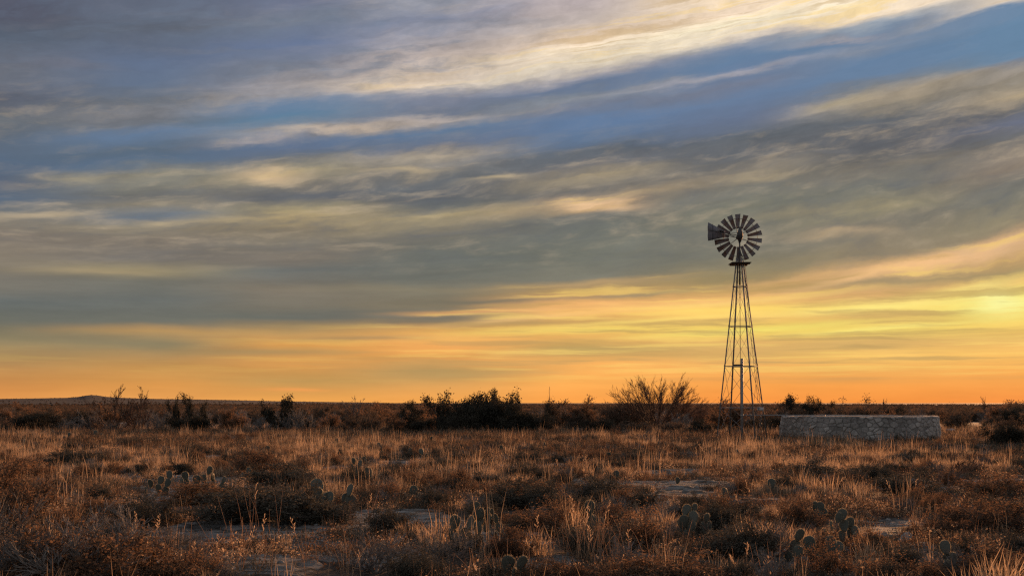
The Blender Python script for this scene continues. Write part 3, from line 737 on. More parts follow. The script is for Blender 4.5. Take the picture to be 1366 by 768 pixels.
# ------------------------------------------------------------------ round stone tank
nth, nz = 1500, 74
th = np.linspace(0, 2 * pi, nth, endpoint=False); zz = np.linspace(-.15, HT, nz)
TT, ZZ = np.meshgrid(th, zz)
S = TT * RTK
row = .175
def voro(S, Z):
    per = 2 * pi * RTK; nc = int(per / .27); cw = per / nc
    gi = np.floor(S / cw); gj = np.floor(Z / row)
    f1 = np.full(S.shape, 9.); f2 = np.full(S.shape, 9.); cid = np.zeros(S.shape)
    for di in (-2, -1, 0, 1, 2):
        for dj in (-1, 0, 1):
            ci = gi + di; cj = gj + dj; cim = np.mod(ci, nc)
            ox = (_h(cim, cj + 50, 71) - .5) * 1.1 + (np.mod(cj, 2)) * .5; oy = (_h(cim, cj + 50, 72) - .5) * .8
            d = np.hypot((S - (ci + .5 + ox) * cw) * .72, Z - (cj + .5 + oy) * row)
            new = d < f1
            f2 = np.where(new, f1, np.minimum(f2, d)); cid = np.where(new, _h(cim, cj + 50, 73), cid); f1 = np.where(new, d, f1)
    return f2 - f1, cid
ed, cid = voro(S + .03 * (fbm(S * 7, ZZ * 7, 2, 61) - .5), ZZ + .03 * (fbm(S * 7, ZZ * 7, 2, 62) - .5))
bul = nsm(ed, 0.002, .035)
disp = bul * (.03 + .045 * (cid - .5)) + .015 * (fbm(S * 9, ZZ * 9, 3, 63) - .5)
topround = nsm(ZZ, HT - .05, HT) * .03
RR = RTK + .11 * (1 - ZZ / HT) + disp - topround - .04
stain = nsm(fbm(S * 1.1, ZZ * .5, 3, 66), .48, .66)
tint = (.12 + bul * (.10 + .55 * cid)) * (.55 + .7 * fbm(S * .9, ZZ * 1.6, 4, 64)) * (1 - .45 * stain)
rimz = .05 * (fbm(S[0] * 2.6, S[0] * 0, 4, 65) - .5)
VT = np.stack([RR * np.cos(TT), RR * np.sin(TT), ZZ + rimz[None, :] * nsm(ZZ, .7, HT)], -1)
m = MB(); ii = np.arange(nth * nz).reshape(nz, nth); jj = np.roll(ii, -1, 1)
m.add(VT, np.stack([ii[:-1], jj[:-1], jj[1:], ii[1:]], -1).reshape(-1, 4), None, tint.ravel())
# top and inner face
inner = RTK - .38
v2 = np.vstack([VT[-1], np.stack([(RTK - .2) * np.cos(th), (RTK - .2) * np.sin(th), HT + .012 + rimz], -1), np.stack([inner * np.cos(th), inner * np.sin(th), HT - .01 + rimz], -1), np.stack([inner * np.cos(th), inner * np.sin(th), np.full(nth, -.1)], -1)]); captint = .18 + .35 * fbm(np.tile(S[0], 4) * 2.5, np.zeros(4 * nth), 3, 67)
a_ = np.arange(nth); b_ = (a_ + 1) % nth
m.add(v2, np.vstack([np.stack([k * nth + a_, k * nth + b_, (k + 1) * nth + b_, (k + 1) * nth + a_], -1) for k in range(3)]), None, captint)
tank = empty('stone_tank', (XT, YT, zt0)); tag(tank, 'round rubble stone water tank of pale grey rock beside the windmill', 'water tank')
m.build('wall', M_wall, tank)
m = MB(); r_ = inner + .01
m.add(np.vstack([[0, 0, .9], np.stack([r_ * np.cos(th[::15]), r_ * np.sin(th[::15]), np.full(100, .9)], -1)]), None, [(0, i + 1, (i + 1) % 100 + 1) for i in range(100)])
m.build('water', M_water, tank)
OCC.append((XT, YT, RTK + .25))

# tumbled stones behind the tank's right end, loose rocks
def rock_mesh(seed, sx, sy, sz, flat=.5):
    rg = np.random.default_rng(seed); n = 14; k = 9; vs = []
    cuts = rg.normal(0, 1, (9, 3)); cuts /= np.linalg.norm(cuts, axis=1)[:, None]; dd = rg.uniform(.62, .95, 9)
    for i in range(k + 1):
        ph = -pi / 2 + pi * i / k
        for j in range(n):
            t = 2 * pi * j / n; v = np.array([cos(ph) * cos(t), cos(ph) * sin(t), sin(ph)])
            for c, d in zip(cuts, dd):
                s = v.dot(c)
                if s > d: v = v - c * (s - d)
            v = v * (1 + .05 * rg.normal()); vs.append(v * (sx, sy, sz))
    m = MB(); q = [(i * n + j, i * n + (j + 1) % n, (i + 1) * n + (j + 1) % n, (i + 1) * n + j) for i in range(k) for j in range(n)]
    m.add(vs, q, None, rg.uniform(.2, .8)); return m.mesh('rock', M_rock)
RK = [rock_mesh(s, .5, .42, .26) for s in range(6)]
def rock(px, py, wpx, hpx, label, group=None, tilt=0.0, k=None):
    x, y = gxy(px, py); s = y / FPX
    o = bpy.data.objects.new('rock', RK[rnd.randrange(6) if k is None else k]); COL.objects.link(o)
    o.scale = (wpx * s, wpx * s * .8, hpx * s / .5); o.location = (x, y, zat(x, y) + hpx * s * .30); o.rotation_euler = (0, tilt, rnd.uniform(0, 6.28) if not tilt else 0)
    return tag(o, label, 'rock', group)
rock(1268, 581, 17, 13, 'large pale boulder just beyond the right end of the stone tank')
rock(1257, 582, 9, 8, 'small pale boulder touching the right end of the stone tank')
rock(1207, 727, 17, 24, 'pale jagged upright rock among low prickly pears and grass', tilt=.5, k=2)
rock(1213, 729, 13, 9, 'low pale stone at the foot of the jagged upright rock')
for (px, py, w, h) in [(1046,738,13,8),(1137,733,10,7),(1028,750,9,6),(1035,764,14,6),(1015,766,10,5),(1190,741,9,6),(1120,741,8,5),(985,745,10,6),(1170,748,14,5),
                       (760,757,12,6),(712,765,10,6),(640,742,12,5),(560,741,10,5),(455,744,12,5),(300,727,12,5),(270,763,13,6),(350,748,10,5),(205,655,9,5),(155,643,11,5),
                       (820,752,12,6),(905,761,13,6),(865,735,9,5),(1255,690,8,5),(1110,700,8,4),(1085,700,8,4),(1300,735,9,5),(1332,722,9,6),(690,707,9,5),(520,725,10,4),(420,733,9,5),
                       (1020,696,7,4),(1180,678,9,4),(1128,660,9,4),(1100,640,9,4),(130,606,9,4),(95,606,9,4),(700,612,8,4),(480,617,8,4),(560,612,8,4),(620,672,9,4)]:
    rock(px, py, w, h, tell('small loose pale rock', px, py) or 'small loose limestone rock lying on the bare grey ground', 'small loose rocks on the bare ground')

# ------------------------------------------------------------------ prickly pears
def pad_mesh(seed):
    rg = np.random.default_rng(seed); n = 22; k = 8; vs = []; L = 1.0
    # outline: obovate, foot at the origin, unit length
    def outl(t):
        z = .5 - .5 * cos(t); w = .40 * math.sin(t) ** .9 if sin(t) > 0 else 0
        return z, w * (.72 + .42 * z)
    for i in range(n + 1):
        t = pi * (i / n) * .995 + .004; z, w = outl(t)
        for j in range(12):
            u = 2 * pi * j / 12; e = .085 * (1 - .35 * z) * min(1, w / .16)
            y = e * abs(sin(u)) ** .8 * (1 if sin(u) > 0 else -1) + .02 * sin(3 * z + seed)
            vs.append((w * cos(u), y * (1 + .05 * rg.normal()), z))
    m = MB(); q = [(i * 12 + j, i * 12 + (j + 1) % 12, (i + 1) * 12 + (j + 1) % 12, (i + 1) * 12 + j) for i in range(n) for j in range(12)]
    m.add(vs, q, None, rg.uniform(.1, .9)); me = m.mesh('pad', M_pad, True)
    sp = MB()
    for i in range(190):
        t = rg.uniform(.3, pi); z, w = outl(t); rim = rg.uniform() < .45
        u = (0 if rg.uniform() < .5 else pi) if rim else rg.uniform(0, 2 * pi)
        x = w * (cos(u) if rim else cos(u) * 1); y = .085 * sin(u)
        nv = np.array([cos(u) * sin(t), sin(u) * 1.2, -cos(t) * .8 + (.2)]) + rg.normal(0, .35, 3); nv /= np.linalg.norm(nv)
        b = np.array([x, y, z]); sd_ = np.cross(nv, rg.normal(0, 1, 3)); sd_ /= np.linalg.norm(sd_); l = rg.uniform(.05, .12)
        sp.add([b - sd_ * .012, b + sd_ * .012, b + nv * l], None, [(0, 1, 2)], rg.uniform())
    return me, sp.mesh('spines', M_spine)
PADS = [pad_mesh(s) for s in range(5)]
def add_pad(root, foot, length, yaw, lean, roll, k=None):
    me, sm_ = PADS[rnd.randrange(5) if k is None else k]
    o = bpy.data.objects.new('pad', me); COL.objects.link(o); o.parent = root
    s = bpy.data.objects.new('spines', sm_); COL.objects.link(s); s.parent = o
    Mx = Matrix.Rotation(yaw, 4, 'Z') @ Matrix.Rotation(roll, 4, 'Y') @ Matrix.Rotation(lean, 4, 'X')
    o.matrix_local = Matrix.Translation(foot) @ Mx @ Matrix.Diagonal((length, length, length, 1))
    return Vector(foot) + (Mx @ Vector((0, 0, length * .93)))
def pear(pads, basey, label, group=None, spines=True):
    """pads: centre px, centre py, half height in px; basey: where the plant meets the ground"""
    cx = sum(p[0] for p in pads) / len(pads); x0, y0 = gxy(cx, basey); z0_ = zat(x0, y0)
    root = empty('prickly_pear', (x0, y0, z0_)); tag(root, label, 'cactus', group)
    s = y0 / FPX
    for (px, py, r) in pads:
        Lp = r * 2 * s; x = (px - 683) * s - x0; zc = EYE - (py - HZ) * s - z0_; dy = rnd.uniform(-.12, .12)
        roll = rnd.uniform(-.42, .42); foot = Vector((x - sin(roll) * Lp * .5, dy, zc - Lp * .5))
        add_pad(root, foot, Lp, rnd.uniform(-.9, .9), rnd.uniform(-.4, .4), roll)
        while foot.z > .10:                         # the pads that carry it down to the ground
            L2 = max(Lp * rnd.uniform(.95, 1.1), .12); rl = rnd.uniform(-.6, .6) - foot.x * .5
            nf = foot - Vector((sin(rl) * L2 * .9, rnd.uniform(-.03, .03), cos(rl) * L2 * .9))
            if nf.z < -.12: nf.z = -.10
            add_pad(root, nf, L2, rnd.uniform(-1.3, 1.3), rnd.uniform(-.3, .3), rl); foot = nf
    PEARS.append((x0, y0 - .35, .25 + .55 * (max(p[0] for p in pads) - min(p[0] for p in pads)) * s + (.15 if len(pads) > 2 else 0)))
    OCC.append((x0, y0, .16 + .4 * (max(p[0] for p in pads) - min(p[0] for p in pads)) * s))
    return root
pear([(423,648,11),(425,659,9.5),(440,661,8),(464,653,9),(464,667,10),(432,668,8)],676,'large prickly pear in the dark shade beside a spreading shrub, round pads touching')
pear([(473,614,5),(480,618,5.5),(477,627,6),(461,636,6),(491,631,8),(476,638,6)],643,'tall prickly pear with stacked dark pads against bright orange grass')
pear([(607,696,10),(624,697,10),(639,686,10),(657,682,5),(650,680,5),(637,673,6),(609,716,8),(627,716,8)],727,'prickly pear with two upright oval pads side by side on the bare stone')
pear([(677,752,12),(695,747,10),(698,762,9)],776,'prickly pear cut by the lower edge of the view, pads rimmed with light')
pear([(552,655,8),(560,661,6)],668,'single-padded prickly pear half sunk in grass left of centre')
pear([(914,679,8),(927,678,7),(924,687,8),(939,689,7),(911,698,8),(923,700,8),(941,703,7),(941,713,6)],720,'wide prickly pear of eight pads with a bent bare twig at its right')
pear([(966,655,6),(964,666,5)],672,'small prickly pear with one round pad raised over its neighbour, in tall grass')
pear([(786,676,10),(800,697,8),(790,694,8)],706,'prickly pear with one long upright pad behind tall pale stalks')
pear([(822,631,5),(816,637,5)],642,'small prickly pear low in brown scrub above the pale stalks')
pear([(1106,725,12),(1081,725,11),(1069,714,9),(1063,735,9),(1117,731,10)],748,'squat prickly pear with very large round pads low over the bare ground')
pear([(1137,698,9),(1117,689,7),(1124,686,8),(1135,717,9),(1144,709,8)],731,'prickly pear with a tall chain of stacked round pads behind the squat one')
pear([(1162,717,7),(1171,719,6)],728,'low prickly pear of two small pads left of the jagged rock')
pear([(1095,677,8),(1083,673,7),(1098,684,7)],694,'prickly pear with pads leaning together in scrub, grass blades crossing them')
pear([(1265,731,10),(1257,756,12),(1278,745,8)],776,'tall prickly pear of single pads stacked one on another, a straw across it')
pear([(1287,661,6)],672,'one-pad prickly pear under an arching bare branch')
pear([(1030,645,7),(1036,652,5)],660,'faint grey prickly pear in tall grass below the stone tank')
pear([(202,644,6),(214,640,6),(227,633,6),(238,642,7),(249,633,6),(262,640,7),(278,627,6),(272,638,6),(297,640,6)],658,'long low prickly pear thicket with a row of pads along its top')
i = 0
for pads, b in [([(450,587,3.5),(455,592,3)],598),([(469,597,4),(463,602,4)],606),([(504,593,3.5),(498,599,3)],604),([(547,600,4),(540,606,3)],610),([(562,602,4.5),(570,607,3)],613),
          ([(476,614,5),(486,612,4)],622),([(576,585,4),(580,591,4)],596),([(669,597,4),(661,601,3)],606),([(726,593,4),(734,597,3)],602),([(31,590,5),(26,597,4)],604),
          ([(127,577,4),(134,580,3)],586),([(93,580,4),(86,584,3)],590),([(72,576,3)],583),([(983,603,4),(990,607,3)],612),([(1110,612,4)],620),([(812,606,4),(806,610,3)],615),
          ([(356,598,4),(349,603,3)],608),([(1005,630,5),(997,634,4)],641),([(905,640,5)],650),([(330,628,5),(322,633,4)],641)]:
    pear(pads, b, tell('small prickly pear', pads[0][0], b) or 'small prickly pear far out in the lit grass', 'small prickly pears in the grass')

# ------------------------------------------------------------------ the brush line and its trees
def bare_tree(px, basey, wpx, topy, seed, stems, label, P=P_bare, k=None, cat='tree', bark=M_tree, name='bare_tree', trunk='stems'):
    x, y = gxy(px, basey); h = (basey - topy) * y / FPX; w = wpx * y / FPX
    t = shrub(name, seed, h, w, stems, P, bark, trunk=trunk); COL.objects.link(t)
    for c in KIDS[t.name]: COL.objects.link(c)
    dw, dh = dims(t); t.scale = (w / dw, w / dw, h / dh); t.location = (x, y, zat(x, y)); tag(t, label, cat); return t
bare_tree(877, 574, 142, 496, 5, 60, 'leafless spreading tree in front of the orange sky, left of the windmill', P_tree, trunk='trunk')
P_b2 = dict(P_bare); P_b2.update(rmin=.0055, r0=.035, kids=[(6, 9), (4, 6), (3, 5), (2, 3)])
bare_tree(152, 578, 74, 511, 6, 12, 'leafless shrub with upright twigs rising over the far mound', P_b2, name='bare_shrub', cat='shrub')
bare_tree(184, 578, 56, 514, 16, 9, 'leafless twiggy shrub just right of the one over the mound', P_b2, name='bare_shrub', cat='shrub')
bare_tree(474, 574, 60, 527, 7, 7, 'thin grey leafless shrub whose tips just pass the horizon', P_b2, name='bare_shrub', cat='shrub', bark=M_grey)
bare_tree(1175, 566, 30, 531, 8, 4, 'wispy leafless bush above the middle of the stone tank', P_b2, name='bare_shrub', cat='shrub')
bare_tree(1312, 566, 24, 528, 9, 4, 'small leafless bush on the horizon far right of the tank', P_b2, name='bare_shrub', cat='shrub')
bare_tree(1262, 652, 95, 606, 12, 5, 'dark bare shrub with arching branches below the tank', dict(P_b2, rmin=.003, r0=.016, lift=[.0, .02, .02, .02], el=(.2, 1.0), wob=.16), name='bare_shrub', cat='shrub')
bare_tree(955, 722, 60, 690, 13, 3, 'dark crooked dead twig beside the wide prickly pear', dict(P_b2, rmin=.0022, r0=.010, lift=[.0, .0, .0, .0], el=(.4, 1.0), wob=.22, kids=[(2, 3), (2, 3), (1, 3), (1, 2)]), name='dead_branch', cat='branch')
HERO = [
 (EVG,1,655,579,92,514,'tallest dark evergreen shrub in the clump left of centre'),(SPK,0,597,579,60,515,'dark shrub with a spiky branch leaning left, clump left of centre'),
 (SPK,2,660,578,40,514,'upright dark crown standing at the peak of the clump'),(EVG,0,640,579,84,524,'broad dark evergreen left of the peak of the clump'),(EVG,2,618,580,66,533,'dark evergreen filling the gap between the spiky and the tallest shrub'),(EVG,3,708,580,56,541,'low dark evergreen at the right end of the main clump'),
 (EVG,4,683,580,60,532,'dark evergreen shrub leaning on the right of the tallest one'),(SPK,1,683,577,22,520,'thin spiky sapling standing out at the top right of the clump'),
 (SPK,2,545,578,40,531,'dark shrub with two spiky tufts left of the main clump'),(EVG,0,563,579,52,548,'low round evergreen shrub at the left foot of the clump'),
 (SPK,1,373,577,46,522,'upright dark evergreen with a forked top, alone left of centre'),(EVG,2,392,578,58,541,'low dark evergreen beside the one with the forked top'),
 (SPK,0,235,578,22,522,'narrow dark shrub with a tufted tip right of the far mound'),(SPK,2,258,579,34,521,'dark shrub with arms spread like antlers right of the far mound'),
 (EVG,1,248,580,66,549,'dark mass of evergreen under the two tufted tips'),(EVG,3,48,578,80,541,'wide dark evergreen at the far left of the brush line'),
 (EVG,4,110,576,60,545,'dark evergreen between the far left one and the twigs'),
 (EVG,0,1077,566,46,524,'dark dense shrub rising above the left end of the tank'),(SPK,1,1060,566,36,522,'spiky dark shrub with a tufted top above the tank left end'),
 (SPK,0,1094,566,34,527,'small tufted shrub right of the dense one above the tank'),(EVG,2,1203,566,36,537,'round dark shrub above the right part of the tank'),
 (EVG,3,1357,574,50,534,'dark shrub at the right edge of the view on the horizon'),(EVG,1,1335,600,70,560,'broad dark shrub standing in grass right of the tank'),
 (EVG,4,930,583,60,556,'dark shrub just left of the windmill legs'),(BRS,0,850,580,56,560,'low brown shrub at the left foot of the leafless tree'),
 (BRS,2,895,580,64,561,'low brown shrub at the right foot of the leafless tree'),(EVG,3,800,580,44,552,'dark shrub left of the leafless tree, under the open sky'),
 (EVG,4,1005,578,60,556,'dark shrub behind the right legs of the windmill'),(EVG,1,1040,577,50,553,'dark shrub in the gap between windmill and tank'),
]
for (S_, k, px, by, w, ty, lab) in HERO:
    put_px(S_[k], px, by, w, ty, label=lab)
    x, y = gxy(px, by); OCC.append((x, y, w * .3 * y / FPX))

def free(x, y, r):
    for (a, b, c) in OCC:
        if (x - a) ** 2 + (y - b) ** 2 < (c + r) ** 2: return False
    return True
# brush belt: separate shrubs 58-105 m out
nrnd = np.random.default_rng(5)
cnt = {}
tries = 0
belt = []
while len(belt) < 285 and tries < 6000:
    tries += 1
    y = math.sqrt(rnd.uniform(60 ** 2, 112 ** 2)); x = rnd.uniform(-.50, .50) * y
    if not free(x, y, .6): continue
    if any((x - a) ** 2 + (y - b) ** 2 < 1.35 for a, b in belt): continue
    dens = fbm(np.array([x / 14.]), np.array([y / 9.]), 2, 77)[0]
    if dens < .40 and rnd.random() < .75: continue
    belt.append((x, y))
    zone = fbm(np.array([x / 10.]), np.array([y / 6.]), 2, 78)[0] + rnd.uniform(-.12, .12) + (.06 if x > 10 else 0)
    big = rnd.random()
    s = rnd.uniform(.80, 1.30) * (1.4 if rnd.random() < .22 else 1.0)
    if zone < .42: put(rnd.choice(GBR), x, y, s, s * rnd.uniform(.85, 1.05), rnd.uniform(0, 6.28), tell(szw(s - .3) + 'grey leafless brush shrub', *pix(x, y)) or 'grey leafless brush shrub in the thicket along the plain', 'shrub', 'grey leafless shrubs of the brush line')
    elif zone < .54: put(rnd.choice(RBR), x, y, s, s * rnd.uniform(.85, 1.05), rnd.uniform(0, 6.28), tell(szw(s - .3) + 'rusty brush shrub', *pix(x, y)) or 'rusty brown brush shrub in the thicket along the plain', 'shrub', 'rusty shrubs of the brush line')
    else: put(rnd.choice(BRS), x, y, s, s * rnd.uniform(.85, 1.05), rnd.uniform(0, 6.28), tell(szw(s - .3) + 'dull brown brush shrub', *pix(x, y)) or 'dull brown brush shrub in the thicket along the plain', 'shrub', 'dull brown shrubs of the brush line')

# ------------------------------------------------------------------ low scrub of the foreground
R_, O_, T_ = LOW, OLV, TWG
FG = [ # kind, px, foot row, width px, top row
 (R_,60,774,220,648),(R_,150,780,170,690),(R_,20,715,130,612),(T_,105,780,170,664),(T_,25,778,140,650),(T_,170,745,120,668),(R_,245,776,110,715),(R_,8,662,80,600),(R_,125,690,110,645),(O_,190,700,100,655),(O_,330,700,150,632),
 (O_,395,698,120,640),(O_,440,700,100,662),(R_,265,672,110,632),(O_,520,712,90,668),(T_,240,738,90,698),(T_,500,762,120,695),(T_,590,752,90,700),(R_,742,712,110,655),
 (O_,790,738,110,680),(R_,860,728,130,655),(R_,900,775,160,728),(R_,835,778,120,730),(R_,745,780,110,738),(O_,965,712,90,655),(O_,1000,745,100,690),(T_,1032,745,90,690),
 (O_,1205,660,90,620),(R_,1295,700,110,645),(R_,1345,712,120,650),(R_,1330,662,110,612),(R_,1215,778,110,735),(R_,1330,776,130,712),(R_,1245,712,70,678),(O_,700,676,110,632),
 (R_,625,662,100,630),(R_,555,652,80,620),(O_,375,652,110,612),(R_,345,634,90,592),(O_,100,622,80,590),(T_,300,778,60,745),(R_,1190,770,90,735),(O_,960,745,90,710),
 (O_,150,730,110,690),(R_,80,720,100,665),(O_,660,770,70,735),(R_,1060,700,80,660),(R_,970,690,80,650),(O_,1360,745,80,700),(T_,1290,768,80,720),
 (O_,560,775,90,735),(O_,1070,778,70,748),(R_,1130,655,90,625),(O_,800,668,90,630),(O_,1160,640,80,612),(R_,30,640,90,600),(O_,1080,640,100,605),(R_,700,700,70,668)]
WORD = {0: 'rusty', 1: 'olive', 2: 'grey'}
for n_, (K, px, by, w, ty) in enumerate(FG):
    kind = 0 if K is R_ else 1 if K is O_ else 2
    lab, grp = [('rusty brown leafy scrub bush low in the near ground', 'rusty scrub bushes in the near ground'),
           ('dark olive leafy scrub bush low in the near ground', 'olive scrub bushes in the near ground'),
           ('grey leafless twiggy bush low in the near ground', 'grey twiggy bushes in the near ground')][kind]
    lab = tell([('broad ' if w > 95 else 'small ') + 'rusty leafy bush', ('broad ' if w > 95 else 'small ') + 'dark olive bush', 'grey twiggy bush'][kind], px, by) or lab
    if n_ == 0: lab, grp = 'big rusty bush filling the lower left corner of the view', None
    if (px, by) == (330, 700): lab, grp = 'broad dark olive bush with black shade under it, left of the large prickly pear', None
    put_px(K[rnd.randrange(len(K))], px, by, w, ty, label=lab, group=grp)
    x, y = gxy(px, by); 
tries = 0; low = []
while len(low) < 250 and tries < 9000:
    tries += 1
    y = math.sqrt(rnd.uniform(15 ** 2, 58 ** 2)); x = rnd.uniform(-.53, .53) * y
    if not free(x, y, .25): continue
    if bare(np.array([x]), np.array([y]))[0] > .4: continue
    if fbm(np.array([x / 5.]), np.array([y / 5.]), 2, 79)[0] < .44 + (.06 if y > 35 else 0): continue
    low.append((x, y)); s = rnd.uniform(.45, 1.05) * (.85 if y > 35 else 1); z = rnd.random()
    if z < .42: put(rnd.choice(LOW), x, y, s, s * rnd.uniform(.7, 1.0), rnd.uniform(0, 6.28), tell(szw(s) + 'rusty scrub bush', *pix(x, y)) or 'small rusty scrub bush out in the dry grass', 'shrub', 'rusty scrub bushes in the grass')
    elif z < .82: put(rnd.choice(OLV), x, y, s, s * rnd.uniform(.7, 1.0), rnd.uniform(0, 6.28), tell(szw(s) + 'olive scrub bush', *pix(x, y)) or 'small dark olive scrub bush out in the dry grass', 'shrub', 'olive scrub bushes in the grass')
    else: put(rnd.choice(TWG), x, y, s, s * rnd.uniform(.8, 1.1), rnd.uniform(0, 6.28), tell(szw(s) + 'grey twiggy shrub', *pix(x, y)) or 'small grey twiggy bush out in the dry grass', 'shrub', 'grey twiggy bushes in the grass')

# yuccas by the tank
def yucca(px, py, rpx, label, seed):
    rg = np.random.default_rng(seed); x, y = gxy(px, py); r = rpx * y / FPX; m = MB()
    for i in range(95):
        a = rg.uniform(0, 2 * pi); el = rg.uniform(.1, 1.5); d = np.array([cos(a) * cos(el), sin(a) * cos(el), sin(el)]); L = r * rg.uniform(.8, 1.1)
        sd_ = np.cross(d, [0, 0, 1.]); sd_ /= np.linalg.norm(sd_) + 1e-9; w = .013
        p1 = d * L * .5; p2 = d * L + np.array([0, 0, -.05 * L])
        m.add([-sd_ * w, sd_ * w, p1 + sd_ * w * .9, p1 - sd_ * w * .9, p2], [(0, 1, 2, 3)], [(3, 2, 4)], rg.uniform())
    o = m.build('yucca', M_yucca); o.location = (x, y, zat(x, y) + .05); tag(o, label, 'plant')
yucca(1197, 592, 13, 'spiky yucca rosette in front of the stone tank wall', 1)
yucca(1105, 596, 7, 'small spiky yucca at the foot of the tank, left of the bigger one', 2)

# tall pale stalks, things one can pick out
def stalk_clump(px, py, n, hpx, spread, label, seed, group=None):
    rg = np.random.default_rng(seed); x, y = gxy(px, py); s = y / FPX; m = MB(); hd = MB()
    for i in range(n):
        b = np.array([rg.normal(0, spread * s), rg.normal(0, .12), 0]); H_ = hpx * s * rg.uniform(.5, 1.15)
        ln = rg.normal(0, .15); ly = rg.normal(0, .15); p = [b]; bend = rg.normal(0, .25)
        if rg.uniform() < .12: ln *= 2.8
        for q in range(1, 6):
            f = q / 5; p.append(b + np.array([ln * H_ * f + bend * H_ * f * f * .5, ly * H_ * f, H_ * f * (1 - .10 * f * abs(bend) * 2)]))
        m.path(p, [.0036, .0034, .003, .0026, .002, .0012], 3, rg.uniform())
        if rg.uniform() < .12:
            for q in range(9):
                f = .66 + .34 * q / 9; c = p[3] + (p[5] - p[3]) * max(0, (f - .6) / .4); dv = rg.normal(0, 1, 3); dv[2] = abs(dv[2]) + 1; dv /= np.linalg.norm(dv)
                hd.add([c, c + dv * .03 + [.004, 0, 0], c + dv * .045, c + dv * .03 - [.004, 0, 0]], [(0, 1, 2, 3)], None, rg.uniform())
    o = empty('grass_clump', (x, y, zat(x, y))); tag(o, label, 'grass clump', group); m.build('stalks', M_stalk, o)
    if hd.n: hd.build('seed_heads', M_stalk, o)
stalk_clump(790, 755, 48, 92, 20, 'tallest clump of pale upright grass stalks, low centre right', 21)
stalk_clump(280, 770, 22, 78, 34, 'loose row of pale stalks over the bare stone, lower left', 22)
stalk_clump(460, 772, 14, 62, 12, 'clump of pale stalks leaning left beside the grey twiggy bush', 23)
stalk_clump(640, 776, 16, 50, 18, 'arched pale straws at the foot of the two-pad prickly pear', 24)
for (px, py, n, h, sp_) in [(120,760,14,80,30),(60,730,10,60,26),(500,700,12,42,16),(720,735,10,48,14),(700,772,12,58,22),(1100,668,14,38,14),(1040,640,16,38,26),(940,625,18,36,28),
        (1160,625,14,34,26),(1000,690,12,46,20),(1230,705,12,44,18),(1330,640,14,38,16),(1270,612,14,30,14),(850,650,14,40,26),(760,640,12,34,20),(180,745,10,60,20),(380,760,12,60,30),
        (530,650,12,34,20),(90,660,12,40,26),(1340,760,12,50,20),(1020,775,12,56,24),(880,760,12,60,26),(1220,668,12,36,18),(625,640,10,28,16),(340,720,10,60,18),(560,735,8,56,16)]:
    stalk_clump(px, py, n, h, sp_, tell('sparse clump of tall dry stalks', px, py) or 'sparse clump of tall dry grass stalks standing above the scrub', int(px * 7 + py), 'tall dry stalk clumps')

# ------------------------------------------------------------------ masses nobody could count (grass, far brush)
def tuft(seed, n, h, r, w, lean, bark=None):
    rg = np.random.default_rng(seed); m = MB()
    for i in range(n):
        a = rg.uniform(0, 2 * pi); rr_ = r * math.sqrt(rg.uniform()); b = np.array([rr_ * cos(a), rr_ * sin(a), -.02])
        H_ = h * rg.uniform(.45, 1.1); o = np.array([cos(a), sin(a), 0]) * rg.uniform(0, lean) + rg.normal(0, .12, 3) * [1, 1, 0]
        t = rg.uniform(0, pi); sd_ = np.array([cos(t), sin(t), 0]) * w * rg.uniform(.6, 1.2)
        p1 = b + o * H_ * .3 + [0, 0, H_ * .55]; p2 = b + o * H_ + [0, 0, H_ * rg.uniform(.85, 1.0)]
        m.add([b - sd_, b + sd_, p1 + sd_ * .8, p1 - sd_ * .8, p2], [(0, 1, 2, 3)], [(3, 2, 4)], rg.uniform())
    return bpy.data.objects.new('tuft', m.mesh('tuft', M_straw))
def mass(name, label, cat, kinds, pts, rot, scl, pick):
    c = bpy.data.collections.new(name + '_kinds')
    for k, o in enumerate(kinds): o.name = '%s_kind_%02d' % (name, k); c.objects.link(o)
    me = bpy.data.meshes.new(name); me.vertices.add(len(pts)); me.vertices.foreach_set('co', np.asarray(pts, np.float32).ravel())
    for nm, ty, arr in (('rotz', 'FLOAT', rot), ('scl', 'FLOAT', scl), ('pick', 'INT', pick)):
        at = me.attributes.new(nm, ty, 'POINT'); at.data.foreach_set('value', np.asarray(arr, np.float32 if ty == 'FLOAT' else np.int32))
    o = bpy.data.objects.new(name, me); COL.objects.link(o)
    ng = bpy.data.node_groups.new(name, 'GeometryNodeTree')
    ng.interface.new_socket('Geometry', in_out='INPUT', socket_type='NodeSocketGeometry'); ng.interface.new_socket('Geometry', in_out='OUTPUT', socket_type='NodeSocketGeometry')
    L = ng.links.new; gi = ng.nodes.new('NodeGroupInput'); go = ng.nodes.new('NodeGroupOutput')
    ci = ng.nodes.new('GeometryNodeCollectionInfo'); ci.inputs[0].default_value = c; ci.inputs['Separate Children'].default_value = True; ci.inputs['Reset Children'].default_value = True
    ip = ng.nodes.new('GeometryNodeInstanceOnPoints'); ip.inputs['Pick Instance'].default_value = True
    def na(nm, ty):
        n = ng.nodes.new('GeometryNodeInputNamedAttribute'); n.data_type = ty; n.inputs[0].default_value = nm; return n.outputs[0]
    cx = ng.nodes.new('ShaderNodeCombineXYZ'); L(na('rotz', 'FLOAT'), cx.inputs[2])
    L(gi.outputs[0], ip.inputs['Points']); L(ci.outputs[0], ip.inputs['Instance']); L(cx.outputs[0], ip.inputs['Rotation']); L(na('scl', 'FLOAT'), ip.inputs['Scale']); L(na('pick', 'INT'), ip.inputs['Instance Index'])
    L(ip.outputs[0], go.inputs[0])
    md = o.modifiers.new('scatter', 'NODES'); md.node_group = ng
    tag(o, label, cat, None, 'stuff'); return o

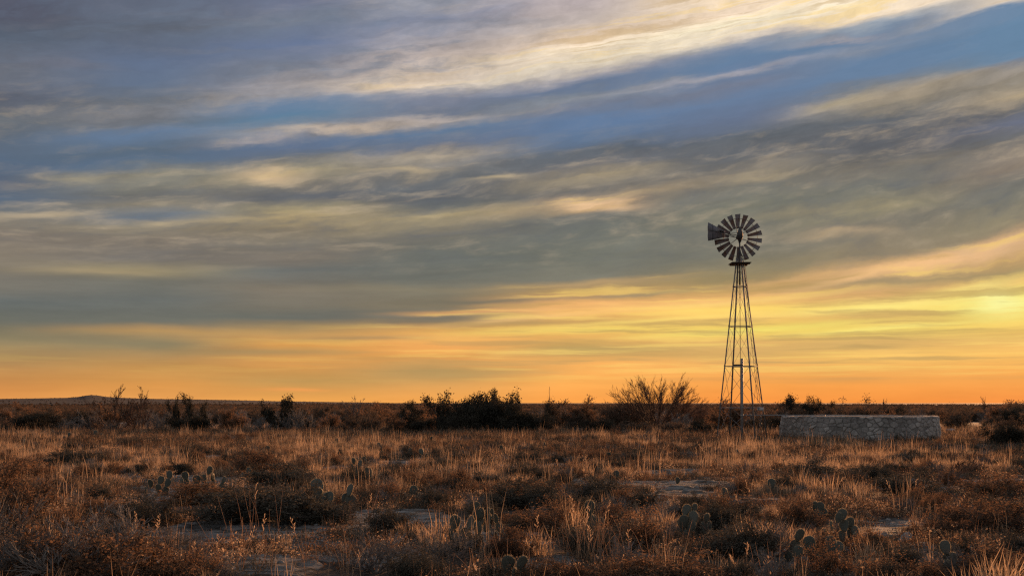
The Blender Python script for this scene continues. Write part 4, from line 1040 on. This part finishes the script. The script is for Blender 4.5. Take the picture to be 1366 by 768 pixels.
def clear_of(x, y, grow_=0.0):
    ok = np.ones(len(x), bool)
    for (a, b, c) in OCC: 
        if c > .9: ok &= (x - a) ** 2 + (y - b) ** 2 > (c + grow_) ** 2
    for (a, b, c) in PEARS: ok &= (x - a) ** 2 + (y - b) ** 2 > c * c * .45
    return ok
rg = np.random.default_rng(3)
def scatter(n, y0, y1, slope=.56, pad=3.0):
    y = np.sqrt(rg.uniform(y0 ** 2, y1 ** 2, n)); x = rg.uniform(-1, 1, n) * (slope * y + pad); return x, y
GT = [tuft(300 + i, 56, .26, .13, .0044, .55) for i in range(4)] + [tuft(310 + i, 38, .36, .10, .0042, .35) for i in range(3)] + [tuft(320 + i, 14, .55, .10, .003, .25) for i in range(3)] + [tuft(330 + i, 9, .72, .16, .0028, .16) for i in range(4)]
for o_ in GT[-4:]: o_.data.materials[0] = M_stalk
x, y = scatter(95000, 7, 74)
d = .55 * fbm(x / 2.6, y / 2.6, 3, 91) + .45 * fbm(x / .8, y / 1.0, 2, 92); b = bare(x, y)
far = nsm(y, 18, 34)
p = nsm(d, .47 - .05 * far, .55 - .05 * far) * (1 - .95 * nsm(b, .3, .7)) * (.42 + .30 * far)
okm = (rg.uniform(0, 1, len(x)) < p) & clear_of(x, y, -.15)
okm &= (np.hypot(x - XT, y - YT) > RTK + .15) & ((np.hypot(x - XT, y - YT) > RTK + 1.3) | (rg.uniform(0, 1, len(x)) < .35)) & ((np.hypot(x - XW, y - YW) > 2.6) | (rg.uniform(0, 1, len(x)) < .35))
x, y = x[okm], y[okm]
pk = np.where(rg.uniform(0, 1, len(x)) < .60, rg.integers(0, 4, len(x)), np.where(rg.uniform(0, 1, len(x)) < .55, rg.integers(4, 7, len(x)), rg.integers(7, 14, len(x))))
mass('grass', 'dry straw-coloured grass covering the plain', 'grass', GT, np.stack([x, y, height(x, y)], -1), rg.uniform(0, 6.28, len(x)), rg.uniform(.6, 1.15, len(x)) * (.75 + .5 * nsm(d, .45, .68))[okm], pk)
print('grass tufts', len(x))
# low ground cover: tiny leafy litter between the bushes
def mat_patch(seed, leaf):
    rg_ = np.random.default_rng(seed); m = MB(); tips = [(np.array([rg_.normal(0, .11), rg_.normal(0, .11), abs(rg_.normal(0, .05))]), 0) for i in range(40)]
    leaves(m, rg_, tips, 6, .011, .02)
    for i in range(26):
        b_ = np.array([rg_.normal(0, .1), rg_.normal(0, .1), -.01]); m.tube(b_, b_ + rg_.normal(0, .06, 3) + [0, 0, .10], .0018, .001, 3, .5)
    return bpy.data.objects.new('patch', m.mesh('patch', leaf))
PT = [mat_patch(400 + i, M_rust) for i in range(3)] + [mat_patch(404 + i, M_olive) for i in range(3)] + [mat_patch(408 + i, M_straw) for i in range(2)]
x, y = scatter(60000, 7, 64)
d = fbm(x / 1.8, y / 1.8, 3, 95); b = bare(x, y)
okm = (rg.uniform(0, 1, len(x)) < nsm(d, .40, .60) * (1 - .6 * nsm(b, .35, .75))) & clear_of(x, y, -.1)
x, y = x[okm], y[okm]
mass('ground_cover', 'low brown leafy ground cover between grass and stones', 'ground cover', PT, np.stack([x, y, height(x, y)], -1), rg.uniform(0, 6.28, len(x)), rg.uniform(.7, 1.6, len(x)) * (1 + .5 * nsm(y, 20, 50)), rg.integers(0, 8, len(x)))
UG = [merged(k) for k in (LOW[0], LOW[2], OLV[0], OLV[1], OLV[2], TWG[0], TWG[1], TWG[2])]
x, y = scatter(21000, 10, 68)
d = .6 * fbm(x / 3.2, y / 3.2, 3, 105) + .4 * fbm(x / .9, y / .9, 2, 106); b = bare(x, y)
okm = (np.hypot(x - XT, y - YT) > RTK + 1.1) & (np.hypot(x - XW, y - YW) > 2.2) & (rg.uniform(0, 1, len(x)) < (.05 + .85 * nsm(d, .45, .57)) * (.55 + .45 * nsm(y, 14, 24)) * (1 - .97 * nsm(b, .2, .5))) & clear_of(x, y, -.05)
x, y = x[okm], y[okm]
mass('undergrowth', 'tangled knee-low brown undergrowth among the grass', 'undergrowth', UG, np.stack([x, y, height(x, y)], -1), rg.uniform(0, 6.28, len(x)), rg.uniform(.25, .85, len(x)), rg.integers(0, 8, len(x)))
print('undergrowth', len(x))
PB = []
for k in range(5):
    o_ = bpy.data.objects.new('pebble', rock_mesh(50 + k, .5, .42, .30)); PB.append(o_)
x, y = scatter(16000, 8, 60); b = bare(x, y)
okm = rg.uniform(0, 1, len(x)) < nsm(b, .15, .6) * .8 + .05; x, y = x[okm], y[okm]
mass('pebbles', 'small pale stones strewn over the bare ground', 'pebbles', PB, np.stack([x, y, height(x, y)], -1), rg.uniform(0, 6.28, len(x)), .025 + .13 * rg.uniform(0, 1, len(x)) ** 4, rg.integers(0, 5, len(x)))
# far brush over the plain and the ridge
FB = [merged(k) for k in (BRS[0], BRS[1], RBR[0], RBR[1], GBR[0], EVG[0], BRS[2])]
n = 42000
r = 1.0 / rg.uniform(1 / 2600., 1 / 112., n) ; r = np.where(rg.uniform(0, 1, n) < .55, r, 112 * (1900 / 112.) ** rg.uniform(0, 1, n)) ; a = rg.uniform(-.56, .56, n); x, y = r * np.sin(a), r * np.cos(a)
d = fbm(x / 40., y / 40., 3, 97) + rg.uniform(-.08, .08, n); okm = d > .43; x, y = x[okm], y[okm]
sc = rg.uniform(.6, 1.05, len(x)); pk = rg.integers(0, 7, len(x)); sc = np.where(pk == 5, sc * .7, sc) * (1 - .45 * nsm(np.hypot(x, y), 500, 1500))
mass('far_brush', 'brown thorn brush covering the far plain up to the horizon', 'brush', FB, np.stack([x, y, height(x, y)], -1), rg.uniform(0, 6.28, len(x)), sc, pk)
print('far brush', len(x))

# ------------------------------------------------------------------ radio mast far away
Ym = 1400.; xm = (733 - 683) / FPX * Ym; zm = zat(xm, Ym); hm = EYE + (HZ - 515.5) / FPX * Ym
m = MB(); m.tube((0, 0, 0), (0, 0, hm - zm), .28, .2, n=4)
for k in range(3):
    a = k * 2 * pi / 3
    for f in (.5, .95): m.tube((0, 0, (hm - zm) * f), (9 * cos(a), 9 * sin(a), 0), .02, n=3)
o = m.build('radio_mast', M_gear); o.location = (xm, Ym, zm); tag(o, 'thin far-off radio mast standing up from the horizon', 'mast')
